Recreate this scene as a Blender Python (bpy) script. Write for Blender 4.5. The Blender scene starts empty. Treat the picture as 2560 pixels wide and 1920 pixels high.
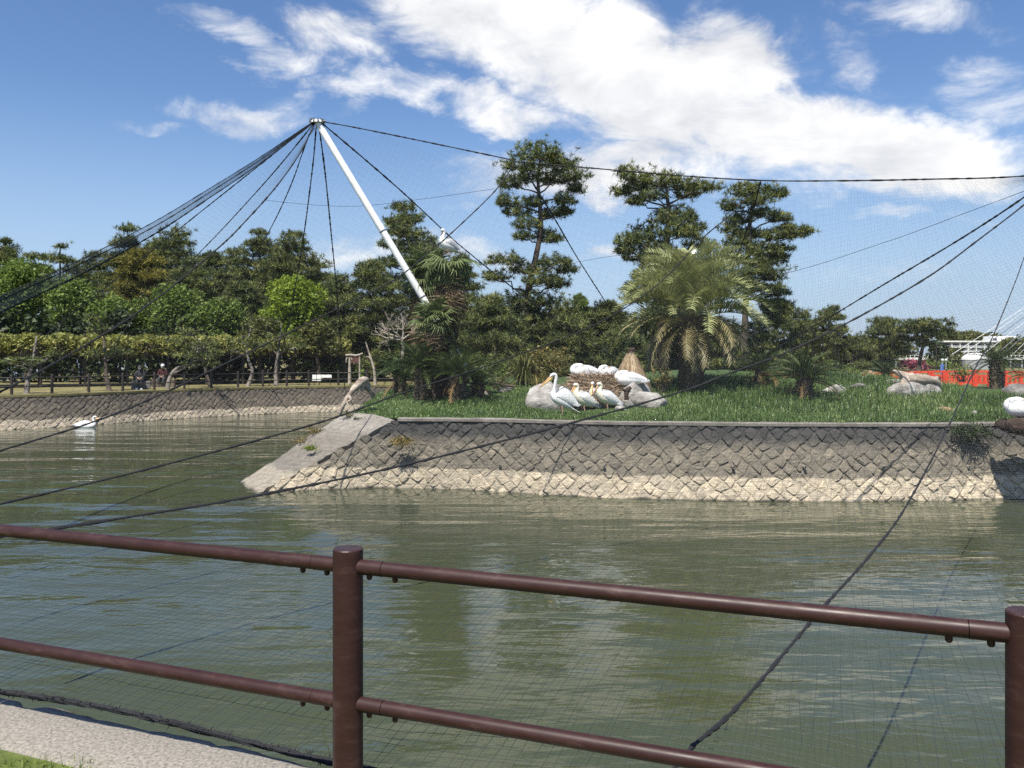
import bpy, math, random
import numpy as np
from mathutils import Vector, Matrix
R = math.radians
random.seed(7)
rng = np.random.default_rng(7)
scene = bpy.context.scene
col = scene.collection

# ------------------------------------------------------------------ camera
# metres; z = 0 is the water; the eye stands on the near bank looking along +Y
FPX, CX, HY, EYE = 2070.0, 1280.0, 890.0, 3.1      # focal length in photo pixels, centre column, horizon row, eye height
cam_data = bpy.data.cameras.new('camera')
cam_data.sensor_width = 36.0
cam_data.lens = 36.0 * FPX / 2560.0
cam_data.shift_y = -(960.0 - HY) / 2560.0
cam_data.clip_start = 0.05
cam_data.clip_end = 6000.0
cam = bpy.data.objects.new('camera', cam_data)
cam.location = (0, 0, EYE)
cam.rotation_euler = (R(90), 0, 0)
col.objects.link(cam)
scene.camera = cam

def W(px, py, Y):
    """the place that is seen at a pixel of the photograph, at distance Y"""
    return ((px - CX) / FPX * Y, Y, EYE - (py - HY) / FPX * Y)

# ------------------------------------------------------------------ sun, sky, exposure
SUN_EL, SUN_AZ = 60.0, 200.0                        # azimuth clockwise from +Y
sd = Vector((math.sin(R(SUN_AZ)) * math.cos(R(SUN_EL)), math.cos(R(SUN_AZ)) * math.cos(R(SUN_EL)), math.sin(R(SUN_EL))))
sun_data = bpy.data.lights.new('sun', 'SUN')
sun_data.energy = 5.0
sun_data.angle = R(0.53)
sun_data.color = (1.0, 0.955, 0.87)
sun = bpy.data.objects.new('sun', sun_data)
sun.rotation_euler = sd.to_track_quat('Z', 'Y').to_euler()
sun.location = (0, 0, 40)
col.objects.link(sun)

world = bpy.data.worlds.new('World')
scene.world = world
world.use_nodes = True
wn, wl = world.node_tree.nodes, world.node_tree.links
wn.clear()

def N(tree_nodes, kind, **kw):
    n = tree_nodes.new(kind)
    for k, v in kw.items():
        setattr(n, k, v)
    return n

w_out = N(wn, 'ShaderNodeOutputWorld')
sky = N(wn, 'ShaderNodeTexSky', sky_type='NISHITA', sun_disc=False)
sky.sun_elevation = R(SUN_EL)
sky.sun_rotation = R(SUN_AZ)
sky.air_density = 1.0
sky.dust_density = 0.3
sky.ozone_density = 2.0
bg_sky = N(wn, 'ShaderNodeBackground')
bg_sky.inputs['Strength'].default_value = 0.092
hsv = N(wn, 'ShaderNodeHueSaturation')
hsv.inputs['Saturation'].default_value = 1.17
hsv.inputs['Hue'].default_value = 0.507
wl.new(sky.outputs[0], hsv.inputs['Color'])
haze_r = N(wn, 'ShaderNodeMapRange', interpolation_type='SMOOTHSTEP')     # pale blue summer haze low over the horizon, all round
haze_r.inputs['From Min'].default_value = 0.30
haze_r.inputs['From Max'].default_value = 0.0
haze_r.inputs['To Max'].default_value = 0.8
haze_m = N(wn, 'ShaderNodeMix', data_type='RGBA')
haze_m.inputs[7].default_value = (3.05, 4.1, 5.9, 1)
wl.new(haze_r.outputs[0], haze_m.inputs[0])
wl.new(hsv.outputs[0], haze_m.inputs[6])
wl.new(haze_m.outputs[2], bg_sky.inputs['Color'])
bg_cl = N(wn, 'ShaderNodeBackground')
bg_cl.inputs['Strength'].default_value = 1.0
mix_w = N(wn, 'ShaderNodeMixShader')
wl.new(bg_sky.outputs[0], mix_w.inputs[1])
wl.new(bg_cl.outputs[0], mix_w.inputs[2])
wl.new(mix_w.outputs[0], w_out.inputs['Surface'])
tc = N(wn, 'ShaderNodeTexCoord')
sep = N(wn, 'ShaderNodeSeparateXYZ')
wl.new(tc.outputs['Generated'], sep.inputs[0])
wl.new(sep.outputs['Z'], haze_r.inputs['Value'])

def wmath(op, a, b=None, clamp=False):
    n = N(wn, 'ShaderNodeMath', operation=op, use_clamp=clamp)
    for i, v in enumerate((a, b)):
        if v is None:
            continue
        if isinstance(v, (int, float)):
            n.inputs[i].default_value = v
        else:
            wl.new(v, n.inputs[i])
    return n.outputs[0]

# the heading and height of a direction, so that cloud banks sit at their place in the sky
ypos = wmath('MAXIMUM', sep.outputs['Y'], 0.08)
uu = wmath('DIVIDE', sep.outputs['X'], ypos)
vv = wmath('DIVIDE', sep.outputs['Z'], ypos)
uv = N(wn, 'ShaderNodeCombineXYZ')
wl.new(uu, uv.inputs[0])
wl.new(vv, uv.inputs[1])
# billowing of the outline
stretch = N(wn, 'ShaderNodeMapping')
stretch.inputs['Scale'].default_value = (1.0, 1.0, 1.9)
wl.new(tc.outputs['Generated'], stretch.inputs['Vector'])

def wnoise(scale, detail, rough, off=0.0, dist=0.0, src=None):
    m = N(wn, 'ShaderNodeMapping')
    m.inputs['Location'].default_value = (off, off * 0.7, -off * 0.3)
    wl.new(src or stretch.outputs[0], m.inputs['Vector'])
    n = N(wn, 'ShaderNodeTexNoise', noise_dimensions='3D')
    n.inputs['Scale'].default_value = scale
    n.inputs['Detail'].default_value = detail
    n.inputs['Roughness'].default_value = rough
    n.inputs['Distortion'].default_value = dist
    wl.new(m.outputs[0], n.inputs['Vector'])
    return n

warp = wnoise(4.5, 6, 0.6, 3.1)
warp_c = N(wn, 'ShaderNodeVectorMath', operation='SUBTRACT')
wl.new(warp.outputs['Color'], warp_c.inputs[0])
warp_c.inputs[1].default_value = (0.5, 0.5, 0.5)
warp_s = N(wn, 'ShaderNodeVectorMath', operation='SCALE')
warp_s.inputs['Scale'].default_value = 0.17
wl.new(warp_c.outputs[0], warp_s.inputs[0])
uvw = N(wn, 'ShaderNodeVectorMath', operation='ADD')
wl.new(uv.outputs[0], uvw.inputs[0])
wl.new(warp_s.outputs[0], uvw.inputs[1])

def bank(px, py, rx, ry, rot, amount):
    m = N(wn, 'ShaderNodeMapping', vector_type='TEXTURE')
    m.inputs['Location'].default_value = ((px - CX) / FPX, (HY - py) / FPX, 0)
    m.inputs['Rotation'].default_value = (0, 0, R(-rot))
    m.inputs['Scale'].default_value = (rx / FPX, ry / FPX, 1e6)
    wl.new(uvw.outputs[0], m.inputs['Vector'])
    ln = N(wn, 'ShaderNodeVectorMath', operation='LENGTH')
    wl.new(m.outputs[0], ln.inputs[0])
    mr = N(wn, 'ShaderNodeMapRange', interpolation_type='SMOOTHSTEP')
    mr.inputs['From Min'].default_value = 1.45
    mr.inputs['From Max'].default_value = 0.30
    mr.inputs['To Min'].default_value = 0.0
    mr.inputs['To Max'].default_value = amount
    wl.new(ln.outputs['Value'], mr.inputs['Value'])
    return mr.outputs[0]

BANKS = [  # column, row, half length, half height, tilt (clockwise), thickness
    (1330, 70, 420, 150, 12, 1.2), (1560, 200, 430, 175, 22, 1.3), (1830, 160, 210, 140, 30, 1.15), (1800, 330, 440, 130, 10, 1.3), (2250, 380, 360, 115, 4, 1.3),
    (2060, 330, 280, 120, 15, 1.2),
    (1120, 40, 200, 70, 25, .75), (1000, 225, 260, 48, 6, .62), (1240, 265, 200, 55, 10, .8), (560, 40, 190, 50, 22, .55), (690, 105, 130, 50, 22, .6), (850, 85, 160, 80, 32, .7),
    (640, 245, 190, 52, 8, .52), (410, 280, 110, 24, 4, .34), (880, 280, 60, 30, 5, .42), (1230, 440, 130, 60, -12, .36), (1150, 630, 380, 60, 0, .55),
    (860, 660, 130, 60, -10, .55), (1500, 630, 160, 34, 0, .5), (1600, 425, 460, 60, 3, .85), (2220, 550, 150, 28, -4, .42), (2050, 490, 190, 34, 4, .38),
    (2330, 40, 250, 60, 6, .5), (2050, 70, 120, 40, 20, .36), (2170, 150, 90, 80, 60, .36), (2500, 220, 160, 90, 10, .42), (2460, 560, 110, 26, 0, .3),
    (2000, 140, 110, 90, 40, .4), (1950, 700, 700, 30, 0, .22)]
acc = None
for b in BANKS:
    o = bank(*b)
    acc = o if acc is None else wmath('MAXIMUM', acc, o)
# fair weather puffs over the rest of the sky, sparse, fewer overhead
puff = wnoise(2.6, 4, 0.5, 8.3)
puffs = wmath('MULTIPLY', wmath('SUBTRACT', puff.outputs['Fac'], 0.56, True), 2.2)
front = N(wn, 'ShaderNodeMapRange', interpolation_type='SMOOTHSTEP')     # where no bank is described
front.inputs['From Min'].default_value = 0.55
front.inputs['From Max'].default_value = 0.2
wl.new(sep.outputs['Y'], front.inputs['Value'])
acc = wmath('MAXIMUM', acc, wmath('MULTIPLY', puffs, front.outputs[0]))
fine = wnoise(10.0, 10, 0.66, 1.7, 0.5)
dens = wmath('ADD', acc, wmath('MULTIPLY', wmath('SUBTRACT', fine.outputs['Fac'], 0.56), 1.9))
cov = N(wn, 'ShaderNodeMapRange', interpolation_type='SMOOTHSTEP')
cov.inputs['From Min'].default_value = 0.02
cov.inputs['From Max'].default_value = 0.95
wl.new(dens, cov.inputs['Value'])
gate = wmath('MULTIPLY', cov.outputs[0], wmath('MULTIPLY', acc, 4.0, True), True)
wl.new(wmath('MULTIPLY', gate, 0.97), mix_w.inputs['Fac'])
shade = wnoise(6.0, 5, 0.5, 5.9)
sh = wmath('ADD', wmath('MULTIPLY', shade.outputs['Fac'], 0.9), wmath('MULTIPLY', fine.outputs['Fac'], 0.5))
cr = N(wn, 'ShaderNodeValToRGB')
cr.color_ramp.elements[0].position = 0.5
cr.color_ramp.elements[0].color = (0.45, 0.465, 0.50, 1)
cr.color_ramp.elements[1].position = 0.80
cr.color_ramp.elements[1].color = (0.74, 0.735, 0.725, 1)
wl.new(sh, cr.inputs['Fac'])
wl.new(cr.outputs[0], bg_cl.inputs['Color'])

scene.view_settings.view_transform = 'Standard'
scene.view_settings.look = 'None'
scene.view_settings.exposure = 0.62
scene.view_settings.gamma = 1.0
scene.view_settings.use_curve_mapping = False
scene.cycles.max_bounces = 6
scene.cycles.diffuse_bounces = 3
scene.cycles.glossy_bounces = 3
scene.cycles.transmission_bounces = 2
scene.cycles.use_denoising = False

# ------------------------------------------------------------------ helpers: objects
def tag(o, label=None, cat=None, group=None, kind=None):
    if label: o['label'] = label
    if cat: o['category'] = cat
    if group: o['group'] = group
    if kind: o['kind'] = kind
    return o

def thing(name, loc, label, cat, group=None, rz=0.0):
    o = bpy.data.objects.new(name, None)
    o.empty_display_size = 0.2
    o.location = loc
    o.rotation_euler = (0, 0, rz)
    col.objects.link(o)
    return tag(o, label, cat, group)

def link(name, me, parent=None, world_space=True):
    o = bpy.data.objects.new(name, me)
    col.objects.link(o)
    if parent is not None:
        o.parent = parent
        if world_space:                              # mesh made in world coordinates: undo the parent's place
            if parent.parent is None:                # (a part made that way stands at the origin, so its own sub-parts need nothing)
                o.matrix_parent_inverse = Matrix.LocRotScale(parent.location, parent.rotation_euler, parent.scale).inverted()
    return o

class MB:
    """collects vertices and faces; build() makes one mesh object"""
    def __init__(s):
        s.v, s.f, s.t = [], [], []
    def add(s, verts, faces, tint=None):
        n = len(s.v)
        s.v.extend([tuple(p) for p in verts])
        s.f.extend([tuple(i + n for i in f) for f in faces])
        if tint is not None:
            s.t.extend([tint] * len(verts))
        return s
    def box(s, c, size, rz=0.0, bev=0.0, tint=None):
        x, y, z = [d / 2 for d in size]
        cs, sn = math.cos(rz), math.sin(rz)
        if bev <= 0:
            P = [(-x, -y, -z), (x, -y, -z), (x, y, -z), (-x, y, -z), (-x, -y, z), (x, -y, z), (x, y, z), (-x, y, z)]
            F = [(0, 3, 2, 1), (4, 5, 6, 7), (0, 1, 5, 4), (1, 2, 6, 5), (2, 3, 7, 6), (3, 0, 4, 7)]
        else:
            b = min(bev, x * .9, y * .9, z * .9)
            ring = lambda k, zz: [(-x + k, -y + k, zz), (x - k, -y + k, zz), (x - k, y - k, zz), (-x + k, y - k, zz)]
            P = ring(b, -z) + ring(0, -z + b) + ring(0, z - b) + ring(b, z)
            F = [(0, 3, 2, 1), (12, 13, 14, 15)]
            for r in range(3):
                for i in range(4):
                    j = (i + 1) % 4
                    F.append((r * 4 + i, r * 4 + j, r * 4 + 4 + j, r * 4 + 4 + i))
        P = [(c[0] + p[0] * cs - p[1] * sn, c[1] + p[0] * sn + p[1] * cs, c[2] + p[2]) for p in P]
        return s.add(P, F, tint)
    def beam(s, a, b, w, h, tint=None):
        a, b = Vector(a), Vector(b)
        d = (b - a).normalized()
        side = d.cross(Vector((0, 0, 1)))
        if side.length < 1e-4: side = Vector((1, 0, 0))
        side.normalize()
        up = side.cross(d)
        P = []
        for q in (a, b):
            for i, j in ((-1, -1), (1, -1), (1, 1), (-1, 1)):
                P.append(q + side * (w / 2 * i) + up * (h / 2 * j))
        return s.add(P, [(0, 3, 2, 1), (4, 5, 6, 7), (0, 1, 5, 4), (1, 2, 6, 5), (2, 3, 7, 6), (3, 0, 4, 7)], tint)
    def tube(s, pts, rad, sides=8, jit=0.0, cap=True, tint=None):
        P = [Vector(p) for p in pts]
        n = len(P)
        if isinstance(rad, (int, float)): rad = [rad] * n
        T = []
        for i in range(n):
            d = P[min(i + 1, n - 1)] - P[max(i - 1, 0)]
            T.append(d.normalized() if d.length > 1e-9 else Vector((0, 0, 1)))
        ref = Vector((0, 0, 1)) if abs(T[0].z) < .9 else Vector((1, 0, 0))
        u = ref.cross(T[0]).normalized()
        V, F = [], []
        for i in range(n):
            u = (u - T[i] * u.dot(T[i]))
            u = u.normalized() if u.length > 1e-6 else T[i].orthogonal().normalized()
            w = T[i].cross(u)
            for k in range(sides):
                a = 2 * math.pi * k / sides
                r = rad[i] * (1 + (random.uniform(-jit, jit) if jit else 0))
                V.append(P[i] + (u * math.cos(a) + w * math.sin(a)) * r)
        for i in range(n - 1):
            for k in range(sides):
                j = (k + 1) % sides
                F.append((i * sides + k, i * sides + j, (i + 1) * sides + j, (i + 1) * sides + k))
        if cap:
            off = len(V)
            V += V[:sides] + V[(n - 1) * sides:n * sides]
            F.append(tuple(off + k for k in range(sides))[::-1])
            F.append(tuple(off + sides + k for k in range(sides)))
        return s.add(V, F, tint)
    def mesh(s, name, mat, smooth=False):
        me = bpy.data.meshes.new(name)
        me.from_pydata(s.v, [], s.f)
        if mat is not None: me.materials.append(mat)
        if smooth: me.polygons.foreach_set('use_smooth', [True] * len(me.polygons))
        if s.t and len(s.t) == len(s.v):
            a = me.attributes.new('tint', 'FLOAT', 'POINT')
            a.data.foreach_set('value', np.array(s.t, dtype=np.float32))
        me.update()
        return me
    def build(s, name, mat, parent=None, smooth=False):
        return link(name, s.mesh(name, mat, smooth), parent)

def soup(name, V, mat, tint=None, smooth=False):
    """mesh of loose triangles; V is (n,3,3), tint (n,)"""
    V = np.ascontiguousarray(V, dtype=np.float32)
    n = len(V)
    me = bpy.data.meshes.new(name)
    me.vertices.add(n * 3)
    me.vertices.foreach_set('co', V.reshape(-1))
    me.loops.add(n * 3)
    me.loops.foreach_set('vertex_index', np.arange(n * 3, dtype=np.int32))
    me.polygons.add(n)
    me.polygons.foreach_set('loop_start', np.arange(0, n * 3, 3, dtype=np.int32))
    me.polygons.foreach_set('loop_total', np.full(n, 3, dtype=np.int32))
    if tint is not None:
        a = me.attributes.new('tint', 'FLOAT', 'POINT')
        a.data.foreach_set('value', np.repeat(np.asarray(tint, dtype=np.float32), 3))
    me.materials.append(mat)
    me.update(calc_edges=True)
    return me

def crom(pts, per=6):
    """smooth path through points of any dimension"""
    P = np.asarray(pts, float)
    P = np.vstack([2 * P[0] - P[1], P, 2 * P[-1] - P[-2]])
    out = []
    for i in range(1, len(P) - 2):
        for k in range(per):
            t = k / per
            out.append(.5 * (2 * P[i] + (P[i + 1] - P[i - 1]) * t + (2 * P[i - 1] - 5 * P[i] + 4 * P[i + 1] - P[i + 2]) * t * t
                             + (3 * P[i] - P[i - 1] - 3 * P[i + 1] + P[i + 2]) * t ** 3))
    out.append(P[-2])
    return np.array(out)

# ------------------------------------------------------------------ materials
def mat_new(name):
    m = bpy.data.materials.new(name)
    m.use_nodes = True
    nt = m.node_tree
    b = nt.nodes['Principled BSDF']
    return m, nt, b

def ramp_node(nt, fac, stops):
    r = nt.nodes.new('ShaderNodeValToRGB')
    el = r.color_ramp.elements
    while len(el) < len(stops): el.new(0.5)
    for e, (p, c) in zip(el, stops):
        e.position = p
        e.color = (*c, 1) if len(c) == 3 else c
    nt.links.new(fac, r.inputs['Fac'])
    return r

def noise_node(nt, scale, detail=4, rough=.6, coord='Object', mscale=(1, 1, 1)):
    t = nt.nodes.new('ShaderNodeTexCoord')
    m = nt.nodes.new('ShaderNodeMapping')
    m.inputs['Scale'].default_value = mscale
    if coord == 'World':
        g = nt.nodes.new('ShaderNodeNewGeometry')
        nt.links.new(g.outputs['Position'], m.inputs['Vector'])
    else:
        nt.links.new(t.outputs[coord], m.inputs['Vector'])
    n = nt.nodes.new('ShaderNodeTexNoise')
    n.inputs['Scale'].default_value = scale
    n.inputs['Detail'].default_value = detail
    n.inputs['Roughness'].default_value = rough
    nt.links.new(m.outputs[0], n.inputs['Vector'])
    return n

def mat_noise(name, stops, scale=4.0, rough=.8, bump=0.0, bscale=None, coord='World', mscale=(1, 1, 1), metallic=0.0, spec=None, detail=5):
    m, nt, b = mat_new(name)
    n = noise_node(nt, scale, detail, .62, coord, mscale)
    r = ramp_node(nt, n.outputs['Fac'], stops)
    nt.links.new(r.outputs[0], b.inputs['Base Color'])
    b.inputs['Roughness'].default_value = rough
    b.inputs['Metallic'].default_value = metallic
    if spec is not None: b.inputs['Specular IOR Level'].default_value = spec
    if bump:
        n2 = noise_node(nt, bscale or scale * 4, 6, .65, coord, mscale)
        bp = nt.nodes.new('ShaderNodeBump')
        bp.inputs['Strength'].default_value = 1.0
        bp.inputs['Distance'].default_value = bump
        nt.links.new(n2.outputs['Fac'], bp.inputs['Height'])
        nt.links.new(bp.outputs[0], b.inputs['Normal'])
    return m

def mat_leaf(name, stops, trans=.35, rough=.55, spec=.35, nscale=.5):
    """leaf: colour from the leaf's own tint, some light let through"""
    m, nt, b = mat_new(name)
    at = nt.nodes.new('ShaderNodeAttribute')
    at.attribute_name = 'tint'
    n = noise_node(nt, nscale, 3, .6, 'World')
    ad = nt.nodes.new('ShaderNodeMath'); ad.operation = 'MULTIPLY_ADD'
    ad.inputs[1].default_value = .7
    nt.links.new(n.outputs['Fac'], ad.inputs[0])
    sb = nt.nodes.new('ShaderNodeMath'); sb.operation = 'SUBTRACT'
    nt.links.new(at.outputs['Fac'], sb.inputs[0]); sb.inputs[1].default_value = .35
    nt.links.new(sb.outputs[0], ad.inputs[2])
    r = ramp_node(nt, ad.outputs[0], stops)
    nt.links.new(r.outputs[0], b.inputs['Base Color'])
    b.inputs['Roughness'].default_value = rough
    b.inputs['Specular IOR Level'].default_value = spec
    tr = nt.nodes.new('ShaderNodeBsdfTranslucent')
    nt.links.new(r.outputs[0], tr.inputs['Color'])
    mx = nt.nodes.new('ShaderNodeMixShader')
    mx.inputs['Fac'].default_value = trans
    nt.links.new(b.outputs[0], mx.inputs[1])
    nt.links.new(tr.outputs[0], mx.inputs[2])
    nt.links.new(mx.outputs[0], nt.nodes['Material Output'].inputs['Surface'])
    return m

def mat_plain(name, c, rough=.6, metallic=0.0, var=.12, scale=6.0, bump=0.0, coord='World'):
    lo = tuple(x * (1 - var) for x in c); hi = tuple(min(1, x * (1 + var)) for x in c)
    return mat_noise(name, [(.3, lo), (.7, hi)], scale, rough, bump, None, coord, metallic=metallic)

M = {}
M['pine'] = mat_leaf('pine_needles', [(0.0, (.030, .042, .016)), (.45, (.084, .108, .034)), (.8, (.185, .205, .055)), (1.0, (.30, .29, .085))], .15)
M['pine_gold'] = mat_leaf('golden_pine_needles', [(0.0, (.075, .080, .018)), (.5, (.185, .170, .032)), (1.0, (.33, .285, .05))], .25)
M['leaf_mid'] = mat_leaf('green_leaves', [(0.0, (.045, .075, .016)), (.5, (.135, .195, .038)), (1.0, (.25, .32, .065))], .35)
M['leaf_bright'] = mat_leaf('fresh_maple_leaves', [(0.0, (.10, .16, .014)), (.5, (.21, .29, .026)), (1.0, (.34, .40, .05))], .4)
M['leaf_dark'] = mat_leaf('shade_tinted_evergreen_leaves', [(0.0, (.014, .023, .009)), (.5, (.036, .055, .018)), (1.0, (.075, .10, .03))], .2)  # shade under the pergola is put into this leaf colour
M['leaf_olive'] = mat_leaf('olive_leaves', [(0.0, (0.052, 0.065, 0.0182)), (.5, (0.117, 0.13, 0.0364)), (1.0, (0.208, 0.195, 0.0585))], .3)
M['wisteria'] = mat_leaf('wisteria_leaves', [(0.0, (.13, .145, .034)), (.5, (.27, .28, .068)), (1.0, (.42, .40, .12))], .35)
M['raceme'] = mat_leaf('wisteria_blossom_strings', [(0.0, (.05, .035, .03)), (.5, (.12, .085, .085)), (1.0, (.20, .15, .17))], .3)
M['cycad'] = mat_leaf('cycad_fronds', [(0.0, (.024, .042, .013)), (.5, (.060, .092, .028)), (1.0, (.14, .17, .05))], .15, .42, .4)
M['cycad_dry'] = mat_leaf('dry_cycad_fronds', [(0.0, (.12, .075, .03)), (.5, (.26, .17, .07)), (1.0, (.42, .29, .13))], .25)
M['jelly'] = mat_leaf('feather_palm_fronds', [(0.0, (.17, .19, .075)), (.5, (.34, .36, .155)), (1.0, (.56, .55, .30))], .22, .32, .7)
M['jelly_dry'] = mat_leaf('drying_palm_fronds', [(0.0, (.13, .115, .05)), (.5, (.26, .225, .105)), (1.0, (.42, .365, .20))], .2, .45)
M['fan'] = mat_leaf('fan_palm_leaves', [(0.0, (.035, .058, .020)), (.5, (.085, .12, .036)), (1.0, (.20, .23, .085))], .2, .55, .3)
M['fan_dry'] = mat_leaf('dead_fan_leaves', [(0.0, (.06, .038, .02)), (.5, (.15, .10, .055)), (1.0, (.30, .22, .12))], .2)
M['shrub_gold'] = mat_leaf('yellowing_shrub_leaves', [(0.0, (.09, .085, .02)), (.45, (.17, .14, .035)), (.75, (.34, .24, .08)), (1.0, (.46, .33, .12))], .3)
M['azalea'] = mat_leaf('azalea_flowers', [(0.0, (.25, .05, .09)), (1.0, (.6, .16, .24))], .3)
M['grass'] = mat_leaf('long_grass', [(0.0, (.034, .068, .014)), (.45, (.095, .165, .036)), (.8, (.20, .29, .080)), (1.0, (.36, .36, .16))], .3, .42, .5, nscale=.9)
M['lawn'] = mat_leaf('short_lawn_grass', [(0.0, (.07, .12, .015)), (.5, (.16, .22, .03)), (1.0, (.30, .34, .07))], .35)
M['bark'] = mat_noise('pine_bark', [(.3, (.028, .020, .015)), (.55, (.085, .065, .050)), (.75, (.16, .13, .105))], 3.0, .95, .02, 9)
M['bark_pale'] = mat_noise('pale_bark', [(.3, (.10, .085, .07)), (.6, (.24, .21, .18)), (.8, (.38, .35, .31))], 3.0, .95, .02, 9)
M['twig'] = mat_plain('bare_grey_twigs', (.30, .26, .21), .9, var=.3)
M['palm_trunk'] = mat_noise('palm_trunk_fibre', [(.3, (.035, .024, .016)), (.55, (.10, .075, .05)), (.8, (.21, .17, .12))], 7.0, .95, .03, 16)
M['palm_boot'] = mat_noise('palm_leaf_bases', [(.3, (.06, .045, .03)), (.55, (.15, .115, .08)), (.8, (.28, .23, .17))], 9.0, .95, .01, 24)
M['drift'] = mat_noise('weathered_driftwood', [(.3, (.17, .13, .10)), (.52, (.40, .33, .26)), (.75, (.56, .49, .40))], 2.6, .9, .02, 10, mscale=(1, 1, 3))
M['drift_dark'] = mat_noise('rotten_dark_wood', [(.3, (.02, .012, .009)), (.6, (.075, .045, .032)), (.8, (.16, .11, .08))], 5, .95, .03, 14)
M['rock'] = mat_noise('grey_boulder', [(.25, (.13, .115, .10)), (.46, (.33, .305, .275)), (.60, (.46, .44, .405)), (.72, (.70, .69, .66))], 3.2, .92, .07, 7, detail=9)
M['rock_dark'] = mat_noise('dark_boulder', [(.3, (.07, .065, .06)), (.55, (.19, .175, .16)), (.8, (.33, .31, .285))], 2.6, .9, .03, 9)
M['rock_tan'] = mat_noise('tan_boulder', [(.3, (.17, .115, .07)), (.55, (.37, .25, .14)), (.8, (.48, .35, .21))], 3.0, .9, .03, 9)
M['straw'] = mat_leaf('dry_straw', [(0.0, (.20, .135, .075)), (.5, (.42, .31, .19)), (1.0, (.64, .52, .36))], .15, .8, .2)
M['stick'] = mat_leaf('nest_sticks', [(0.0, (.15, .095, .058)), (.5, (.37, .265, .175)), (1.0, (.62, .50, .36))], .0, .85, .2)
M['concrete'] = mat_noise('weathered_concrete', [(.25, (.13, .115, .10)), (.5, (.235, .21, .18)), (.75, (.33, .305, .265))], 3.5, .92, .006, 40, detail=8)
M['kerb'] = mat_noise('gritty_kerb_concrete', [(.28, (.10, .09, .075)), (.5, (.235, .212, .178)), (.72, (.37, .335, .285))], 75, .95, .003, 260, detail=6)
M['mast'] = mat_plain('white_painted_steel', (.82, .82, .80), .38, var=.05, scale=2)
M['rope'] = mat_plain('black_rope', (.010, .0105, .012), .85, var=.4, scale=30)
M['rope_grey'] = mat_plain('worn_rope', (.09, .095, .10), .5, var=.5, scale=25)
M['white_rope'] = mat_plain('white_cable', (.85, .86, .86), .5, var=.05)
M['net'] = mat_plain('black_net_twine', (.045, .048, .048), .34, var=.2)
M['post_far'] = mat_plain('dark_brown_fence_paint', (.035, .026, .022), .6, var=.3)
M['timber'] = mat_noise('old_timber', [(.3, (.06, .045, .035)), (.7, (.17, .13, .10))], 5, .9, .01, 20)
M['timber_pale'] = mat_noise('bleached_timber', [(.3, (.24, .20, .15)), (.7, (.48, .42, .34))], 5, .9, .01, 20)
M['sign_white'] = mat_plain('white_board', (.80, .80, .77), .5, var=.05)
M['red_paint'] = mat_noise('vermilion_paint', [(.3, (.52, .050, .022)), (.7, (.72, .085, .035))], 1.5, .5)
M['build_white'] = mat_plain('white_render', (.72, .72, .69), .8, var=.06, scale=.3)
M['build_grey'] = mat_plain('grey_balcony_wall', (.36, .37, .38), .7, var=.1, scale=.3)
M['glass_far'] = mat_plain('dark_window_glass', (.05, .06, .07), .12, var=.1)
M['soil'] = mat_noise('park_soil', [(.3, (.10, .085, .035)), (.5, (.17, .15, .055)), (.75, (.26, .21, .10))], .6, .95, .03, 4)
M['far_ground'] = mat_noise('far_park_grass', [(.3, (.05, .06, .022)), (.7, (.13, .13, .05))], .05, .95)
M['turf'] = mat_noise('grass_soil', [(.3, (.03, .055, .013)), (.7, (.075, .12, .03))], 3, .95, .03, 14)
M['near_lawn'] = mat_noise('lawn_soil', [(.3, (.06, .085, .014)), (.7, (.13, .16, .03))], 14, .95, .01, 60)
M['mortar'] = mat_noise('dark_joint', [(.3, (.02, .018, .016)), (.7, (.07, .062, .052))], 6, .95, .02, 20)
M['white_feather'] = mat_noise('white_feathers', [(.3, (.74, .735, .71)), (.7, (.86, .855, .84))], 9, .75, .006, 50, coord='Object')
M['cream_feather'] = mat_noise('cream_breast_feathers', [(.3, (.72, .66, .50)), (.7, (.84, .80, .68))], 7, .75, .006, 50, coord='Object')
M['grey_feather'] = mat_noise('grey_wing_feathers', [(.3, (.36, .36, .37)), (.7, (.70, .70, .70))], 12, .75, .008, 40, coord='Object')
M['bill'] = mat_noise('orange_pink_bill', [(.3, (.62, .32, .16)), (.7, (.78, .50, .32))], 9, .45, coord='Object')
M['pouch'] = mat_plain('yellow_pouch', (.78, .52, .18), .5, var=.12, coord='Object')
M['leg'] = mat_plain('pinkish_leg', (.48, .30, .22), .6, coord='Object')
M['black'] = mat_plain('black_eye', (.01, .01, .01), .3, coord='Object')
M['skin'] = mat_plain('skin', (.45, .28, .20), .6)
M['cloth_dark'] = mat_plain('charcoal_cloth', (.035, .037, .042), .9, var=.2)
M['cloth_maroon'] = mat_plain('maroon_cloth', (.06, .014, .016), .9, var=.2)
M['cloth_white'] = mat_plain('white_cloth', (.75, .75, .74), .8, var=.06)
M['banner_blue'] = mat_plain('blue_banner', (.08, .16, .42), .7)
M['glow_off'] = mat_plain('white_lamp_globe', (.8, .8, .78), .3)

# railing paint: dark brown, worn paler along the top
m, nt, b = mat_new('brown_railing_paint')
n1 = noise_node(nt, 7, 9, .74, 'World', (1, 1, 3))
r1 = ramp_node(nt, n1.outputs['Fac'], [(.30, (.024, .0088, .0076)), (.55, (.037, .0145, .0122)), (.66, (.060, .031, .027)), (.76, (.13, .095, .085))])
nt.links.new(r1.outputs[0], b.inputs['Base Color'])
n2 = noise_node(nt, 9, 5, .6, 'World', (1, 1, 3))
r2 = ramp_node(nt, n2.outputs['Fac'], [(.3, (.36,) * 3), (.75, (.58,) * 3)])
nt.links.new(r2.outputs[0], b.inputs['Roughness'])
b.inputs['Specular IOR Level'].default_value = .32
M['rail'] = m

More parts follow.
